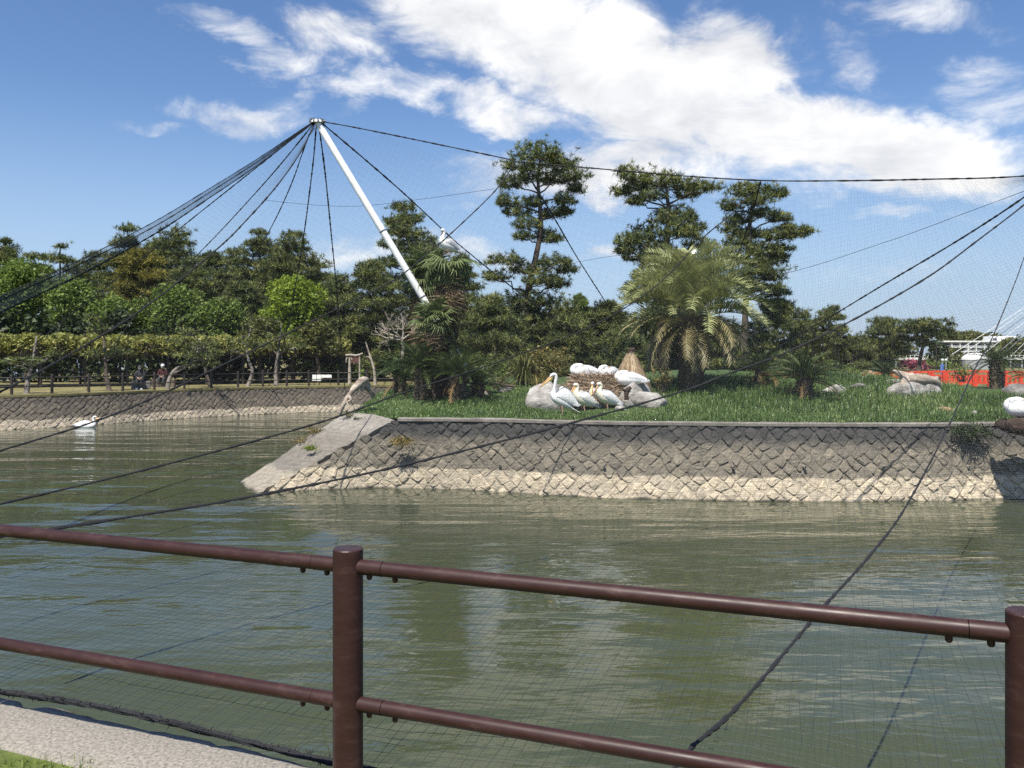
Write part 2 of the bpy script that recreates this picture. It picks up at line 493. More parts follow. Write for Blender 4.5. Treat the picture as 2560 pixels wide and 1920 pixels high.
# masonry: colour by height on the wall (bleached tide band, brown middle, lichen-dark top), each stone a little different
def mat_stone(name, pale, mid, dark, z1, z2):
    m, nt, b = mat_new(name)
    g = nt.nodes.new('ShaderNodeNewGeometry')
    sp = nt.nodes.new('ShaderNodeSeparateXYZ')
    nt.links.new(g.outputs['Position'], sp.inputs[0])
    n = noise_node(nt, 1.1, 4, .6, 'World')
    oi = nt.nodes.new('ShaderNodeObjectInfo')
    a = nt.nodes.new('ShaderNodeMath'); a.operation = 'MULTIPLY_ADD'
    a.inputs[1].default_value = .22
    nt.links.new(n.outputs['Fac'], a.inputs[0])
    nt.links.new(sp.outputs['Z'], a.inputs[2])
    s = nt.nodes.new('ShaderNodeMath'); s.operation = 'MULTIPLY'
    nt.links.new(a.outputs[0], s.inputs[0]); s.inputs[1].default_value = .5
    r = ramp_node(nt, s.outputs[0], [(0.045, tuple(c * .22 for c in mid)), (.075, pale), ((z1 + .08) / 2, pale), ((z1 + .13) / 2, mid), ((z2) / 2, mid), ((z2 + .28) / 2, dark)])
    n3 = noise_node(nt, 7, 6, .65, 'World')
    r3 = ramp_node(nt, n3.outputs['Fac'], [(.25, (.68,) * 3), (.75, (1.28,) * 3)])
    mx = nt.nodes.new('ShaderNodeMix'); mx.data_type = 'RGBA'; mx.blend_type = 'MULTIPLY'
    mx.inputs[0].default_value = 1
    nt.links.new(r.outputs[0], mx.inputs[6]); nt.links.new(r3.outputs[0], mx.inputs[7])
    r4 = ramp_node(nt, oi.outputs['Random'], [(0, (.82, .82, .83)), (.6, (1.0, .985, .96)), (1, (1.18, 1.16, 1.12))])
    my = nt.nodes.new('ShaderNodeMix'); my.data_type = 'RGBA'; my.blend_type = 'MULTIPLY'
    my.inputs[0].default_value = 1
    at_ = nt.nodes.new('ShaderNodeAttribute'); at_.attribute_name = 'tint'
    nt.links.new(at_.outputs['Fac'], r4.inputs['Fac'])
    nt.links.new(mx.outputs[2], my.inputs[6]); nt.links.new(r4.outputs[0], my.inputs[7])
    nt.links.new(my.outputs[2], b.inputs['Base Color'])
    b.inputs['Roughness'].default_value = .92
    bp = nt.nodes.new('ShaderNodeBump')
    bp.inputs['Strength'].default_value = 1; bp.inputs['Distance'].default_value = .025
    n5 = noise_node(nt, 16, 6, .6, 'World')
    nt.links.new(n5.outputs['Fac'], bp.inputs['Height'])
    nt.links.new(bp.outputs[0], b.inputs['Normal'])
    return m
M['stone'] = mat_stone('island_wall_stone', (.47, .405, .30), (.195, .172, .132), (.058, .056, .052), .48, 1.12)
M['ramp'] = mat_stone('stained_ramp_concrete', (.40, .35, .27), (.25, .222, .182), (.33, .30, .255), .40, 1.2)
M['stone_far'] = mat_stone('far_wall_stone', (.36, .31, .235), (.115, .097, .074), (.080, .068, .054), .36, .95)

# water: murky olive, mirror-like with small wind ripples
m, nt, b = mat_new('pond_water')
b.inputs['Base Color'].default_value = (.052, .061, .031, 1)
b.inputs['Roughness'].default_value = .02
b.inputs['IOR'].default_value = 1.33
g = nt.nodes.new('ShaderNodeNewGeometry')
def ripple(scale, ms, rot, detail, rough):
    mp = nt.nodes.new('ShaderNodeMapping')
    mp.inputs['Scale'].default_value = ms
    mp.inputs['Rotation'].default_value = (0, 0, R(rot))
    nt.links.new(g.outputs['Position'], mp.inputs['Vector'])
    n = nt.nodes.new('ShaderNodeTexNoise')
    n.inputs['Scale'].default_value = scale
    n.inputs['Detail'].default_value = detail
    n.inputs['Roughness'].default_value = rough
    n.inputs['Distortion'].default_value = .4
    nt.links.new(mp.outputs[0], n.inputs['Vector'])
    return n.outputs['Fac']
h1 = ripple(.42, (.45, 1.6, 1), 6, 2, .45)
h2 = ripple(2.4, (.5, 1.7, 1), -8, 2, .5)
h3 = ripple(11.0, (.7, 1.3, 1), 14, 2, .5)
def mm(op, a, b_):
    n = nt.nodes.new('ShaderNodeMath'); n.operation = op
    for i, v in enumerate((a, b_)):
        if isinstance(v, (int, float)): n.inputs[i].default_value = v
        else: nt.links.new(v, n.inputs[i])
    return n.outputs[0]
h0 = ripple(.11, (.5, 1.0, 1), 20, 3, .5)                 # calm and ruffled patches
gust = nt.nodes.new('ShaderNodeMapRange'); gust.inputs['From Min'].default_value = .38; gust.inputs['From Max'].default_value = .64
gust.inputs['To Min'].default_value = .30; gust.inputs['To Max'].default_value = 1.35
nt.links.new(h0, gust.inputs['Value'])
hh = mm('ADD', mm('MULTIPLY', h1, .085), mm('MULTIPLY', gust.outputs[0], mm('ADD', mm('MULTIPLY', h2, .018), mm('MULTIPLY', h3, .0012))))
bp = nt.nodes.new('ShaderNodeBump')
bp.inputs['Strength'].default_value = 1.0
bp.inputs['Distance'].default_value = 1.0
nt.links.new(hh, bp.inputs['Height'])
nt.links.new(bp.outputs[0], b.inputs['Normal'])
M['water'] = m
# ------------------------------------------------------------------ the setting
def sm(x):
    x = np.clip(x, 0, 1)
    return x * x * (3 - 2 * x)

me = MB().add([(-900, -60, 0), (900, -60, 0), (900, 2400, 0), (-900, 2400, 0)], [(0, 1, 2, 3)])
tag(me.build('pond_water', M['water']), 'rippled olive green pond water', 'water', kind='structure')

# near bank: kerb line runs from the left, slightly towards the camera on the right
KO = Vector((-2.35, 3.8, 0)); KT = Vector((.932, -.362, 0)).normalized(); KN = Vector((-KT.y, KT.x, 0))
BANK = 1.53
def K(a, b, z):
    p = KO + KT * a + KN * b
    return (p.x, p.y, z)
mb = MB()
xs = np.linspace(-30, 30, 25)
V, F = [], []
for i, a in enumerate(xs):
    V += [K(a, -40, BANK - .01), K(a, -.335, BANK - .01), K(a, -.335, BANK - .3)]
for i in range(24):
    for k in range(2):
        F.append((i * 3 + k, (i + 1) * 3 + k, (i + 1) * 3 + k + 1, i * 3 + k + 1))
tag(mb.add(V, F).build('near_ground', M['near_lawn']), 'grassy ground of the near bank', 'ground', kind='structure')
# concrete kerb with a chipped, slightly uneven lip
mb = MB(); V, F = [], []
aa = np.arange(-14, 14.01, .06)
prof = [(-.34, BANK - .4), (-.34, BANK - .012), (-.325, BANK), (-.03, BANK + .003), (.012, BANK - .012), (.03, BANK - .05), (.06, -.4)]
for i, a in enumerate(aa):
    j = .018 * math.sin(a * 2.1) + .012 * math.sin(a * 5.3 + 1) + random.uniform(-.008, .008)
    chip = .035 if random.random() < .05 else 0
    for k, (bb, z) in enumerate(prof):
        V.append(K(a, bb + (j - chip if k >= 3 else j * .5), z + (random.uniform(-.003, .003) if 1 < k < 5 else 0)))
n = len(prof)
for i in range(len(aa) - 1):
    for k in range(n - 1):
        F.append((i * n + k, (i + 1) * n + k, (i + 1) * n + k + 1, i * n + k + 1))
tag(mb.add(V, F).build('pond_kerb', M['kerb'], smooth=True), 'gritty concrete kerb along the near bank', 'kerb', kind='structure')

# island ground: a low grassy mound
def z_island(x, y):
    x = np.asarray(x, float); y = np.asarray(y, float)
    z = 1.60 + .46 * sm((y - 19.5) / 7.5) + .36 * sm((x - 3) / 5) * (1 - sm((x - 11.0) / 3.0)) * sm((y - 21) / 8)
    z = z + .05 * np.sin(x * 1.3 + y * .7) * sm((y - 19) / 3) + .03 * np.sin(x * 2.9 - y * 1.7)
    z = z - .35 * sm((-3.2 - x) / 1.6) * sm((y - 21) / 3)
    return z
TOP = [(-4.25, 20.35), (-2.72, 19.75), (-.76, 19.6), (1.99, 18.8), (4.6, 18.45), (6.3, 18.3), (8.96, 18.25), (10.4, 18.4), (11.4, 18.3), (13.5, 17.9), (17, 17.7), (22, 18.2)]
BASE = [(-5.75, 18.66), (-4.29, 19.25), (-2.65, 19.45), (-.74, 19.1), (1.92, 18.1), (4.45, 17.75), (6.13, 17.62), (8.8, 17.72), (10.5, 18.0), (11.5, 17.85), (13.6, 17.4), (17.2, 17.15), (22.2, 17.6)]
WALL_Z = 1.62
def line_y(pts, x):
    p = np.array(pts)
    return np.interp(x, p[:, 0], p[:, 1])
gx = np.arange(-4.5, 24.1, .3); V, F = [], []
BACK = 41.0
ny = 44
for x in gx:
    y0 = float(line_y(TOP, x)) + .12
    if x < -4.0: y0 = 20.9 + (-4.0 - x) * 7
    yb = BACK - max(0, (-3.2 - x)) * 6 - 13.0 * float(sm((x - 9) / 3.5))
    for k in range(ny):
        y = y0 + (yb - y0) * k / (ny - 1)
        V.append((x, y, float(z_island(x, y)) - .02 - (.9 if k == ny - 1 else 0)))
for i in range(len(gx) - 1):
    for k in range(ny - 1):
        F.append((i * ny + k, (i + 1) * ny + k, (i + 1) * ny + k + 1, i * ny + k + 1))
tag(MB().add(V, F).build('island_ground', M['turf'], smooth=True), 'grassy mound of the island', 'ground', kind='structure')
# island flank towards the far water (rough earth and stones going down into the pond)
mb = MB(); V, F = [], []
edge = [(-3.9, 20.5), (-4.05, 21.2), (-4.2, 22.4), (-4.4, 24.5), (-4.6, 28), (-4.4, 34), (-3.5, 40.5), (5, 41.2), (9, 40.6), (11, 34), (12.6, 28.6), (16, 28), (24, 28)]
ed = crom(edge, 5)
for (x, y) in ed:
    d = Vector((x - 4, y - 28, 0)).normalized()
    zt = float(z_island(x, y)) + .02
    V += [(x - d.x * .3, y - d.y * .3, zt), (x, y, zt - .06), (x + d.x * .25, y + d.y * .25, .8), (x + d.x * .45, y + d.y * .45, -.4)]
for i in range(len(ed) - 1):
    for k in range(3):
        F.append((i * 4 + k, i * 4 + k + 1, (i + 1) * 4 + k + 1, (i + 1) * 4 + k))
tag(mb.add(V, F).build('island_bank', M['turf'], smooth=True), 'earth flank of the island facing away', 'bank', kind='structure')

# far park: ground sheet behind the far bank, to the horizon
FAR_BASE = [(-30, 29.5), (-21.4, 34.7), (-18.85, 37.3), (-16.7, 40.6), (-13.2, 44.2), (-9.6, 46.2), (-4, 47.6), (3, 49), (12, 53), (20, 62), (27, 72), (40, 84), (70, 100), (110, 110)]
FAR_TOP = [(x - .45, y + .95) for x, y in FAR_BASE]
FAR_Z = 1.40
fb = crom(FAR_TOP, 4)
V, F = [], []
for i, (x, y) in enumerate(fb):
    V += [(x, y, FAR_Z - .005), (x * 1.05, y + 16, FAR_Z + .0), (x * 1.4, y + 60, FAR_Z + .3), (x * 3, y + 300, FAR_Z + .5), (x * 20, y + 3000, FAR_Z + .5)]
for i in range(len(fb) - 1):
    for k in range(4):
        F.append((i * 5 + k, (i + 1) * 5 + k, (i + 1) * 5 + k + 1, i * 5 + k + 1))
tag(MB().add(V, F).build('park_ground', M['soil']), 'dry grass and soil of the park across the pond', 'ground', kind='structure')

# ------------------------------------------------------------------ stone walls
def masonry(root, base, top, z0, z1, s, mat, keep=300, zmax=None, depth=.5):
    """stones laid diagonally on a battered wall face: the largest in view one by one, the rest as one part"""
    B = crom(base, 10); T = crom(top, 10)
    T = np.array([T[int(round(i * (len(T) - 1) / (len(B) - 1)))] for i in range(len(B))]) if len(T) != len(B) else T
    L = np.concatenate([[0], np.cumsum(np.linalg.norm(np.diff(B, axis=0), axis=1))])
    zs = math.hypot(z1 - z0, .6)
    def at(u, v):
        b = np.array([np.interp(u, L, B[:, 0]), np.interp(u, L, B[:, 1])])
        t = np.array([np.interp(u, L, T[:, 0]), np.interp(u, L, T[:, 1])])
        h = v / zs
        p = b + (t - b) * h
        return Vector((p[0], p[1], z0 + (z1 - z0) * h))
    # dark backing just behind the stones
    V, F = [], []
    us = np.arange(0, L[-1], .25)
    for u in us:
        for v in np.linspace(-.1, zs, 6):
            p = at(u, v); V.append((p.x, p.y - .007, min(p.z, zmax(p.x) - .1) if zmax else p.z))
    for i in range(len(us) - 1):
        for k in range(5):
            F.append((i * 6 + k, (i + 1) * 6 + k, (i + 1) * 6 + k + 1, i * 6 + k + 1))
    MB().add(V, F, .0).build('joint_bed', mat, root)
    q = s / math.sqrt(2)
    nu, nv = int(L[-1] / q) + 2, int(zs / q) + 2
    rj = random.Random(int(s * 1000))
    jit = {}
    def corner(i, j):
        if (i, j) not in jit:
            jit[(i, j)] = (i * q + rj.uniform(-.30, .30) * q, j * q + rj.uniform(-.30, .30) * q)
        return jit[(i, j)]
    cells = []
    for i in range(1, nu - 1):
        for j in range(0, nv):
            if (i + j) % 2: continue
            u, v = i * q, j * q
            if v > zs + .02 or u < .05: continue
            p = at(u, v)
            if zmax and p.z > zmax(p.x) - .02: continue
            px = CX + FPX * p.x / p.y
            cells.append((0 if -60 < px < 2620 else 1, p.y, i, j, p))
    cells.sort(key=lambda c: (c[0], c[1]))
    rest = MB()
    for idx, (out, _, i, j, p) in enumerate(cells):
        cn = [corner(i - 1, j), corner(i, j - 1), corner(i + 1, j), corner(i, j + 1)]
        cu, cv = sum(c[0] for c in cn) / 4, sum(c[1] for c in cn) / 4
        ring = []
        for k in range(4):                                 # corners knocked off, edges slightly bowed
            a, b, c = cn[k - 1], cn[k], cn[(k + 1) % 4]
            f = rj.uniform(.06, .24)
            ring.append((b[0] + (a[0] - b[0]) * f, b[1] + (a[1] - b[1]) * f))
            f = rj.uniform(.06, .24)
            ring.append((b[0] + (c[0] - b[0]) * f, b[1] + (c[1] - b[1]) * f))
        en = (at(cu + .05, cv) - at(cu - .05, cv)).cross(at(cu, cv + .05) - at(cu, cv - .05)).normalized()
        proud = s * depth * rj.choice((.20, .28, .36, .46, .55))
        tu, tv = rj.uniform(-.2, .2), rj.uniform(-.24, .14)
        V = []
        joint = 1 - .012 / s * rj.uniform(.3, 1.6)
        for f, h in ((joint, -.06), (joint, proud * .45), (joint * .84, proud * .95), (joint * .45, proud * 1.12)):
            for (uu_, vv_) in ring:
                du, dv = (uu_ - cu) * f, (vv_ - cv) * f
                if h > 0:
                    du += rj.uniform(-.014, .014); dv += rj.uniform(-.014, .014)
                z_ = h + ((du * tu + dv * tv) + rj.uniform(-.010, .010) if h > 0 else 0)
                V.append(at(cu + du, min(cv + dv, zs)) + en * z_)
        V.append(at(cu, min(cv, zs)) + en * (proud * 1.12 + rj.uniform(-.012, .016)))
        F = []
        for r_ in range(3):
            for k in range(8):
                F.append((r_ * 8 + k, r_ * 8 + (k + 1) % 8, (r_ + 1) * 8 + (k + 1) % 8, (r_ + 1) * 8 + k))
        for k in range(8):
            F.append((24 + k, 24 + (k + 1) % 8, 32))
        tint = rj.random()
        if idx < keep and not out:
            me = MB().add([v_ - p for v_ in V], F, tint).mesh('stone', mat)
            o = bpy.data.objects.new('stone', me)
            col.objects.link(o)
            o.parent = root
            o.matrix_parent_inverse = Matrix.LocRotScale(root.location, root.rotation_euler, root.scale).inverted()
            o.location = p
        else:
            rest.add(V, F, tint)
    if rest.v:
        tag(rest.build('stonework', mat, root), kind='stuff')
    return at, L[-1], zs

wall = thing('stone_retaining_wall', (4, 18, 0), 'island retaining wall of diagonally laid stones with a pale tide band', 'wall')
at_w, len_w, zs_w = masonry(wall, BASE, [(-5.7, 19.5), (-4.3, 19.85)] + TOP[1:], -.02, WALL_Z - .06, .215, M['stone'], 300, lambda x: min(3.0, max(0.0, (x + 5.77) / 3.05 * 1.6)) if x < -2.75 else 3.0, .38)
# coping strip of concrete along the top
tp = crom(TOP[1:], 8); V, F = [], []
for i, (x, y) in enumerate(tp):
    j = random.uniform(-.008, .008)
    V += [(x, y - .07 + j, WALL_Z - .07), (x, y - .075 + j, WALL_Z - .01), (x, y - .06 + j, WALL_Z), (x, y + .20, WALL_Z + .004 + j), (x, y + .21, WALL_Z - .1)]
for i in range(len(tp) - 1):
    for k in range(4):
        F.append((i * 5 + k, (i + 1) * 5 + k, (i + 1) * 5 + k + 1, i * 5 + k + 1))
MB().add(V, F).build('coping', M['concrete'], wall, smooth=False)
# little clay drain pipes
for px, py in ((1250, 1163), (1430, 1165), (1510, 1165), (1832, 1167), (2010, 1167), (2205, 1167), (2418, 1166)):
    Y = float(line_y(BASE, (px - CX) / FPX * 17.9)) + .22
    p = W(px, py, Y)
    mb = MB()
    n = 10
    for (r0, y0) in ((.032, .25), (.032, -.10), (.020, -.10), (.020, .15)):
        mb.v += [(p[0] + r0 * math.cos(2 * math.pi * k / n), p[1] + y0, p[2] + r0 * math.sin(2 * math.pi * k / n)) for k in range(n)]
    for q in range(3):
        for k in range(n):
            mb.f.append((q * n + k, (q + 1) * n + k, (q + 1) * n + (k + 1) % n, q * n + (k + 1) % n))
    mb.build('drain_pipe', M['concrete'], wall)

# sloping concrete nose at the wall's left end
ramp = [W(985, 1047, 19.80), W(868, 1031, 20.75), W(770, 1092, 20.6), W(690, 1148, 20.6), W(596, 1207, 20.4), W(636, 1236, 18.70), W(751, 1174, 19.26), W(857, 1115, 19.66)]
V, F = [], []
Lf = crom([ramp[1], ramp[2], ramp[3], ramp[4], (-7.4, 20.3, -.5)], 10)
Rt = crom([ramp[0], ramp[7], ramp[6], ramp[5], (-6.5, 18.3, -.5)], 10)
nc = 8
for i in range(len(Lf)):
    for k in range(nc):
        t = k / (nc - 1)
        p = Lf[i] * (1 - t) + Rt[i] * t
        V.append((p[0] + (random.uniform(-.05, .05) if k == nc - 1 else 0), p[1], p[2] + random.uniform(-.018, .018) + .03 * math.sin(t * math.pi) - (.03 if k == nc - 1 else 0)))
    p = Rt[i]; V.append((p[0] + .06, p[1] + .25, p[2] - .35))
    p = Lf[i]; V.append((p[0] - .5, p[1] + .9, min(p[2], .3) - 1.0))
m_ = nc + 2
for i in range(len(Lf) - 1):
    for k in range(nc):
        F.append((i * m_ + k, (i + 1) * m_ + k, (i + 1) * m_ + k + 1, i * m_ + k + 1))
    F.append((i * m_ + nc + 1, (i + 1) * m_ + nc + 1, (i + 1) * m_, i * m_))
nose = MB().add(V, F).build('concrete_ramp', M['ramp'], smooth=False)
tag(nose, 'sloping grey concrete nose running down into the water at the island wall end', 'ramp')

far_wall = thing('stone_retaining_wall', (-16, 41, 0), 'dark stone bank wall with pale foot across the pond at left', 'wall')
masonry(far_wall, FAR_BASE[:9], FAR_TOP[:9], -.02, FAR_Z - .03, .21, M['stone_far'], 300, depth=.5)
tp = crom(FAR_TOP[:9], 8); V, F = [], []
for i, (x, y) in enumerate(tp):
    V += [(x + .05, y - .12, FAR_Z - .09), (x + .05, y - .12, FAR_Z + .01), (x - .1, y + .25, FAR_Z + .012)]
for i in range(len(tp) - 1):
    for k in range(2):
        F.append((i * 3 + k, (i + 1) * 3 + k, (i + 1) * 3 + k + 1, i * 3 + k + 1))
MB().add(V, F).build('coping', M['soil'], far_wall)
# plain earth bank where the far shore goes on behind the island
V, F = [], []
rb = crom(FAR_BASE[8:], 6); rt = crom(FAR_TOP[8:], 6)
for a, c in zip(rb, rt):
    V += [(a[0], a[1], -.3), (c[0], c[1], FAR_Z)]
for i in range(len(rb) - 1):
    F.append((i * 2, (i + 1) * 2, (i + 1) * 2 + 1, i * 2 + 1))
tag(MB().add(V, F).build('far_bank', M['soil']), 'earth bank of the pond behind the island', 'bank', kind='structure')
# ------------------------------------------------------------------ foliage
def unit(n, up=0.0):
    d = rng.normal(size=(n, 3))
    d[:, 2] += up
    return d / np.maximum(np.linalg.norm(d, axis=1), 1e-6)[:, None]

def blades(C, D, Ln, Wd):
    """thin triangles from C along D"""
    s = np.cross(D, unit(len(D)))
    s /= np.maximum(np.linalg.norm(s, axis=1), 1e-6)[:, None]
    s *= (Wd / 2)[:, None]
    return np.stack([C - s, C + s, C + D * Ln[:, None]], 1)

def needle_tufts(C, size, nb, width):
    """pine tufts: brushes of needles that open upwards"""
    n = len(C)
    base = np.repeat(C, nb, 0)
    D = unit(n * nb, .55)
    L = np.repeat(size, nb) * rng.uniform(.7, 1.2, n * nb)
    Wd = width * rng.uniform(.7, 1.3, n * nb)
    t = np.repeat(rng.uniform(.1, .9, n), nb) + rng.uniform(-.12, .12, n * nb)
    return blades(base + D * (.12 * L)[:, None], D, L, Wd), t

def pad_points(c, rx, ry, rz, n):
    """points in a flat-bottomed cushion, most of them on its upper skin"""
    d = unit(n)
    d[:, 2] = np.where(d[:, 2] < 0, d[:, 2] * .35, d[:, 2])
    r = rng.uniform(.35, 1.0, n) ** .45
    az = np.arctan2(d[:, 1], d[:, 0])
    p = rng.uniform(0, 6.28, 4)
    bump = 1 + .26 * np.sin(3 * az + p[0]) + .18 * np.sin(5 * az + p[1]) + .14 * np.sin(9 * az + p[2]) * np.cos(5 * d[:, 2] + p[3])
    bump = np.where(rng.uniform(0, 1, n) < .10, bump * rng.uniform(1.1, 1.45, n), bump)      # stray sprays
    return np.array(c) + d * (r * bump)[:, None] * np.array([rx, ry, rz])

def limb(mb, a, b, r0, r1, sag=.0, wob=.12, n=5, sides=5):
    a, b = np.array(a), np.array(b)
    L = np.linalg.norm(b - a)
    pts = []
    for k in range(n):
        t = k / (n - 1)
        p = a + (b - a) * t
        if 0 < k < n - 1:
            p = p + rng.normal(size=3) * wob * L * .35
        p[2] += sag * L * math.sin(t * math.pi)
        pts.append(tuple(p))
    mb.tube(pts, [r0 + (r1 - r0) * k / (n - 1) for k in range(n)], sides)

def tree_of_pads(name, label, cat, trunk, pads, r0, leaf, dens=1.25, tuft=.31, width=.05, nb=15, bark='bark', group=None, flat=True):
    """a tree from a trunk line [(x,y,z)...] and foliage cushions [(x,y,z,rx,ry,rz)...]"""
    tr = crom(trunk, 4)
    root = thing(name, tuple(tr[0]), label, cat, group)
    n = len(tr)
    rad = [r0 * (1 - .80 * (k / (n - 1)) ** .9) * (1.25 if k == 0 else 1) for k in range(n)]
    mb = MB()
    mb.tube([tuple(p) for p in tr], rad, 8, .10)
    Cs, Ts = [], []
    for (x, y, z, rx, ry, rz) in pads:
        # join each cushion to the trunk a little below it
        d = np.abs(tr[:, 2] - (z - .35 * math.hypot(tr[n // 2][0] - x, 0) - .2))
        k = int(np.argmin(d))
        k = min(max(k, 1), n - 1)
        dist = np.linalg.norm(tr[k] - np.array((x, y, z)))
        if dist > .5:
            limb(mb, tr[k], (x, y, z - rz * .35), max(.035, min(rad[k] * .55, .03 + dist * .028)), .025, .05, .13, 6)
            for _ in range(3):
                e = np.array((x, y, z)) + rng.uniform(-.75, .75, 3) * np.array((rx, ry, rz * .4))
                limb(mb, (x - (x - tr[k][0]) * .3, y - (y - tr[k][1]) * .3, z - rz * .4 - .1), e, .035, .012, .02, .1, 4, 4)
        m = int(dens * (26 + 46 * rx * max(rz, .4) + 12 * rx * ry))
        Cs.append(pad_points((x, y, z), rx, ry, rz, m))
    C = np.vstack(Cs)
    sz = tuft * rng.uniform(.75, 1.3, len(C))
    V, t = needle_tufts(C, sz, nb, width)
    mb.build('trunk', M[bark], root, smooth=True)
    link('crown', soup('crown', V, M[leaf], t), root)
    return root

def random_pine(px, top, base, Y, half, seed, label, leaf='pine', lean=0.0, start=.35, group=None, dens=1.2, tuft=.32, width=.052, trunk_r=.24, layers=9, cat='tree', ground=FAR_Z, depth_k=.9, bark='bark'):
    """pine with tiers of flat cushions; half = half width of the crown in photo pixels"""
    global rng
    keep = rng
    rng = np.random.default_rng(seed)
    x0 = W(px, 0, Y)[0]
    zt = W(0, top, Y)[2]
    zb = ground
    H = zt - zb
    hw = half / FPX * Y
    tr = []
    for k in range(6):
        t = k / 5
        tr.append((x0 + lean * H * (t - 1) + rng.normal() * .035 * H * (0 < k < 5), Y + rng.normal() * .03 * H * (0 < k < 5), zb - .1 + (H - .1) * t))
    pads = []
    for i in range(layers):
        t = start + (1 - start) * (i / (layers - 1)) ** .9
        prof = math.sin(math.pi * min(1, .30 + .72 * ((t - start) / (1 - start)))) ** .7
        zc = zb + H * t - .45
        k = t * 5
        tx = np.interp(k, range(6), [p[0] for p in tr]); ty = np.interp(k, range(6), [p[1] for p in tr])
        m = 1 if i == layers - 1 else (3 if prof > .55 else 2)
        a0 = rng.uniform(0, 6.28)
        for j in range(m + 1 if i < layers - 1 else 1):
            a = a0 + j * 6.28 / (m + 1) + rng.uniform(-.5, .5)
            d = hw * prof * rng.uniform(.5, .95) * (0 if i == layers - 1 else 1)
            rx = hw * rng.uniform(.32, .52) * (.8 if i == layers - 1 else 1)
            pads.append((tx + math.cos(a) * d, ty + math.sin(a) * d * depth_k, zc + rng.uniform(-.35, .35), rx, rx * .9, max(.28, rx * rng.uniform(.36, .52))))
    o = tree_of_pads('pine_tree', label, cat, tr, pads, trunk_r, leaf, dens, tuft, width, group=group, bark=bark)
    rng = keep
    return o

def leaf_cloud(blobs, per, size, flatness=.0):
    """leaves on the skin and inside of uneven blobs [(x,y,z,rx,ry,rz)]; returns triangles and tints"""
    Vs, Ts = [], []
    for (x, y, z, rx, ry, rz) in blobs:
        n = int(per * (rx * rz + .3 * rx * ry))
        d = unit(n, .25)
        r = rng.uniform(.25, 1.0, n) ** .4
        ph = rng.uniform(0, 6, 3)
        r = r * (1 + .20 * np.sin(d[:, 0] * 6 + ph[0]) * np.sin(d[:, 2] * 7 + ph[1]) + .12 * np.sin(d[:, 1] * 11 + ph[2]))
        C = np.array((x, y, z)) + d * r[:, None] * np.array((rx, ry, rz))
        Nn = unit(n, .8)
        a = np.cross(Nn, unit(n)); a /= np.maximum(np.linalg.norm(a, axis=1), 1e-6)[:, None]
        b = np.cross(Nn, a)
        s = size * rng.uniform(.6, 1.3, n)
        A = C + a * s[:, None]; B = C + b * (s * .5)[:, None]; Cc = C - a * s[:, None]; Dd = C - b * (s * .5)[:, None]
        Vs.append(np.stack([A, B, Cc], 1)); Vs.append(np.stack([A, Cc, Dd], 1))
        t = rng.uniform(.1, .9, n)
        Ts += [t, t]
    return np.vstack(Vs), np.concatenate(Ts)

def broadleaf(px, top, base, Y, half, seed, label, leaf='leaf_mid', per=360, size=.125, nb=24, trunk_r=.16, ground=FAR_Z, name='broadleaf_tree', cat='tree', low=.30, group=None, squash=1.0):
    global rng
    keep = rng
    rng = np.random.default_rng(seed)
    x0 = W(px, 0, Y)[0]; zt = W(0, top, Y)[2]; hw = half / FPX * Y
    zlow = W(0, base, Y)[2]
    H = zt - zlow
    blobs = []
    for i in range(nb):
        t = (i + .5) / nb
        zc = zlow + H * (.10 + .80 * t)
        w = hw * math.sqrt(max(.04, 1 - (max(0, t - .35) / .72) ** 2))
        a = i * 2.4 + rng.uniform(-.4, .4)
        d = w * rng.uniform(.25, .78)
        r = hw * rng.uniform(.26, .42)
        blobs.append((x0 + math.cos(a) * d, Y + math.sin(a) * d * .8, zc, r, r, min(r * .75 * squash, H * .3)))
    V, t = leaf_cloud(blobs, per, size)
    root = thing(name, (x0, Y, ground), label, cat, group)
    mb = MB()
    tops = (x0 + rng.normal() * .2, Y, zlow + H * .6)
    limb(mb, (x0 + rng.normal() * .2, Y, ground - .1), tops, trunk_r, trunk_r * .45, 0, .06, 6, 7)
    for b in blobs[::2]:
        limb(mb, (x0, Y, max(ground + .4, zlow + (b[2] - zlow) * .35)), (b[0], b[1], b[2]), trunk_r * .4, .015, .05, .1, 5, 5)
    mb.build('trunk', M['bark'], root, smooth=True)
    link('crown', soup('crown', V, M[leaf], t), root)
    rng = keep
    return root

# ------------------------------------------------------------------ the three tall pines behind the island (traced trunk and cushions)
def traced(trunk_px, pads_px, Y, r0, label, seed, dens=1.25, tuft=.33):
    global rng
    keep = rng
    rng = np.random.default_rng(seed)
    k = Y / FPX
    tr = [W(x, y, Y) for x, y in trunk_px]
    tr[0] = (tr[0][0], Y, FAR_Z - .1)
    pads = []
    for i, (x, y, rx, rz) in enumerate(pads_px):
        dy = (-1, .6, -.3, 1)[i % 4] * rx * k * rng.uniform(.2, .9)
        p = W(x, y, Y)
        pads.append((p[0], Y + dy, p[2] - rz * k * .25, rx * k, rx * k * .85, rz * k * 1.15))
    o = tree_of_pads('pine_tree', label, 'tree', tr, pads, r0, 'pine', dens * 1.15, tuft, .05, 16)
    rng = keep
    return o

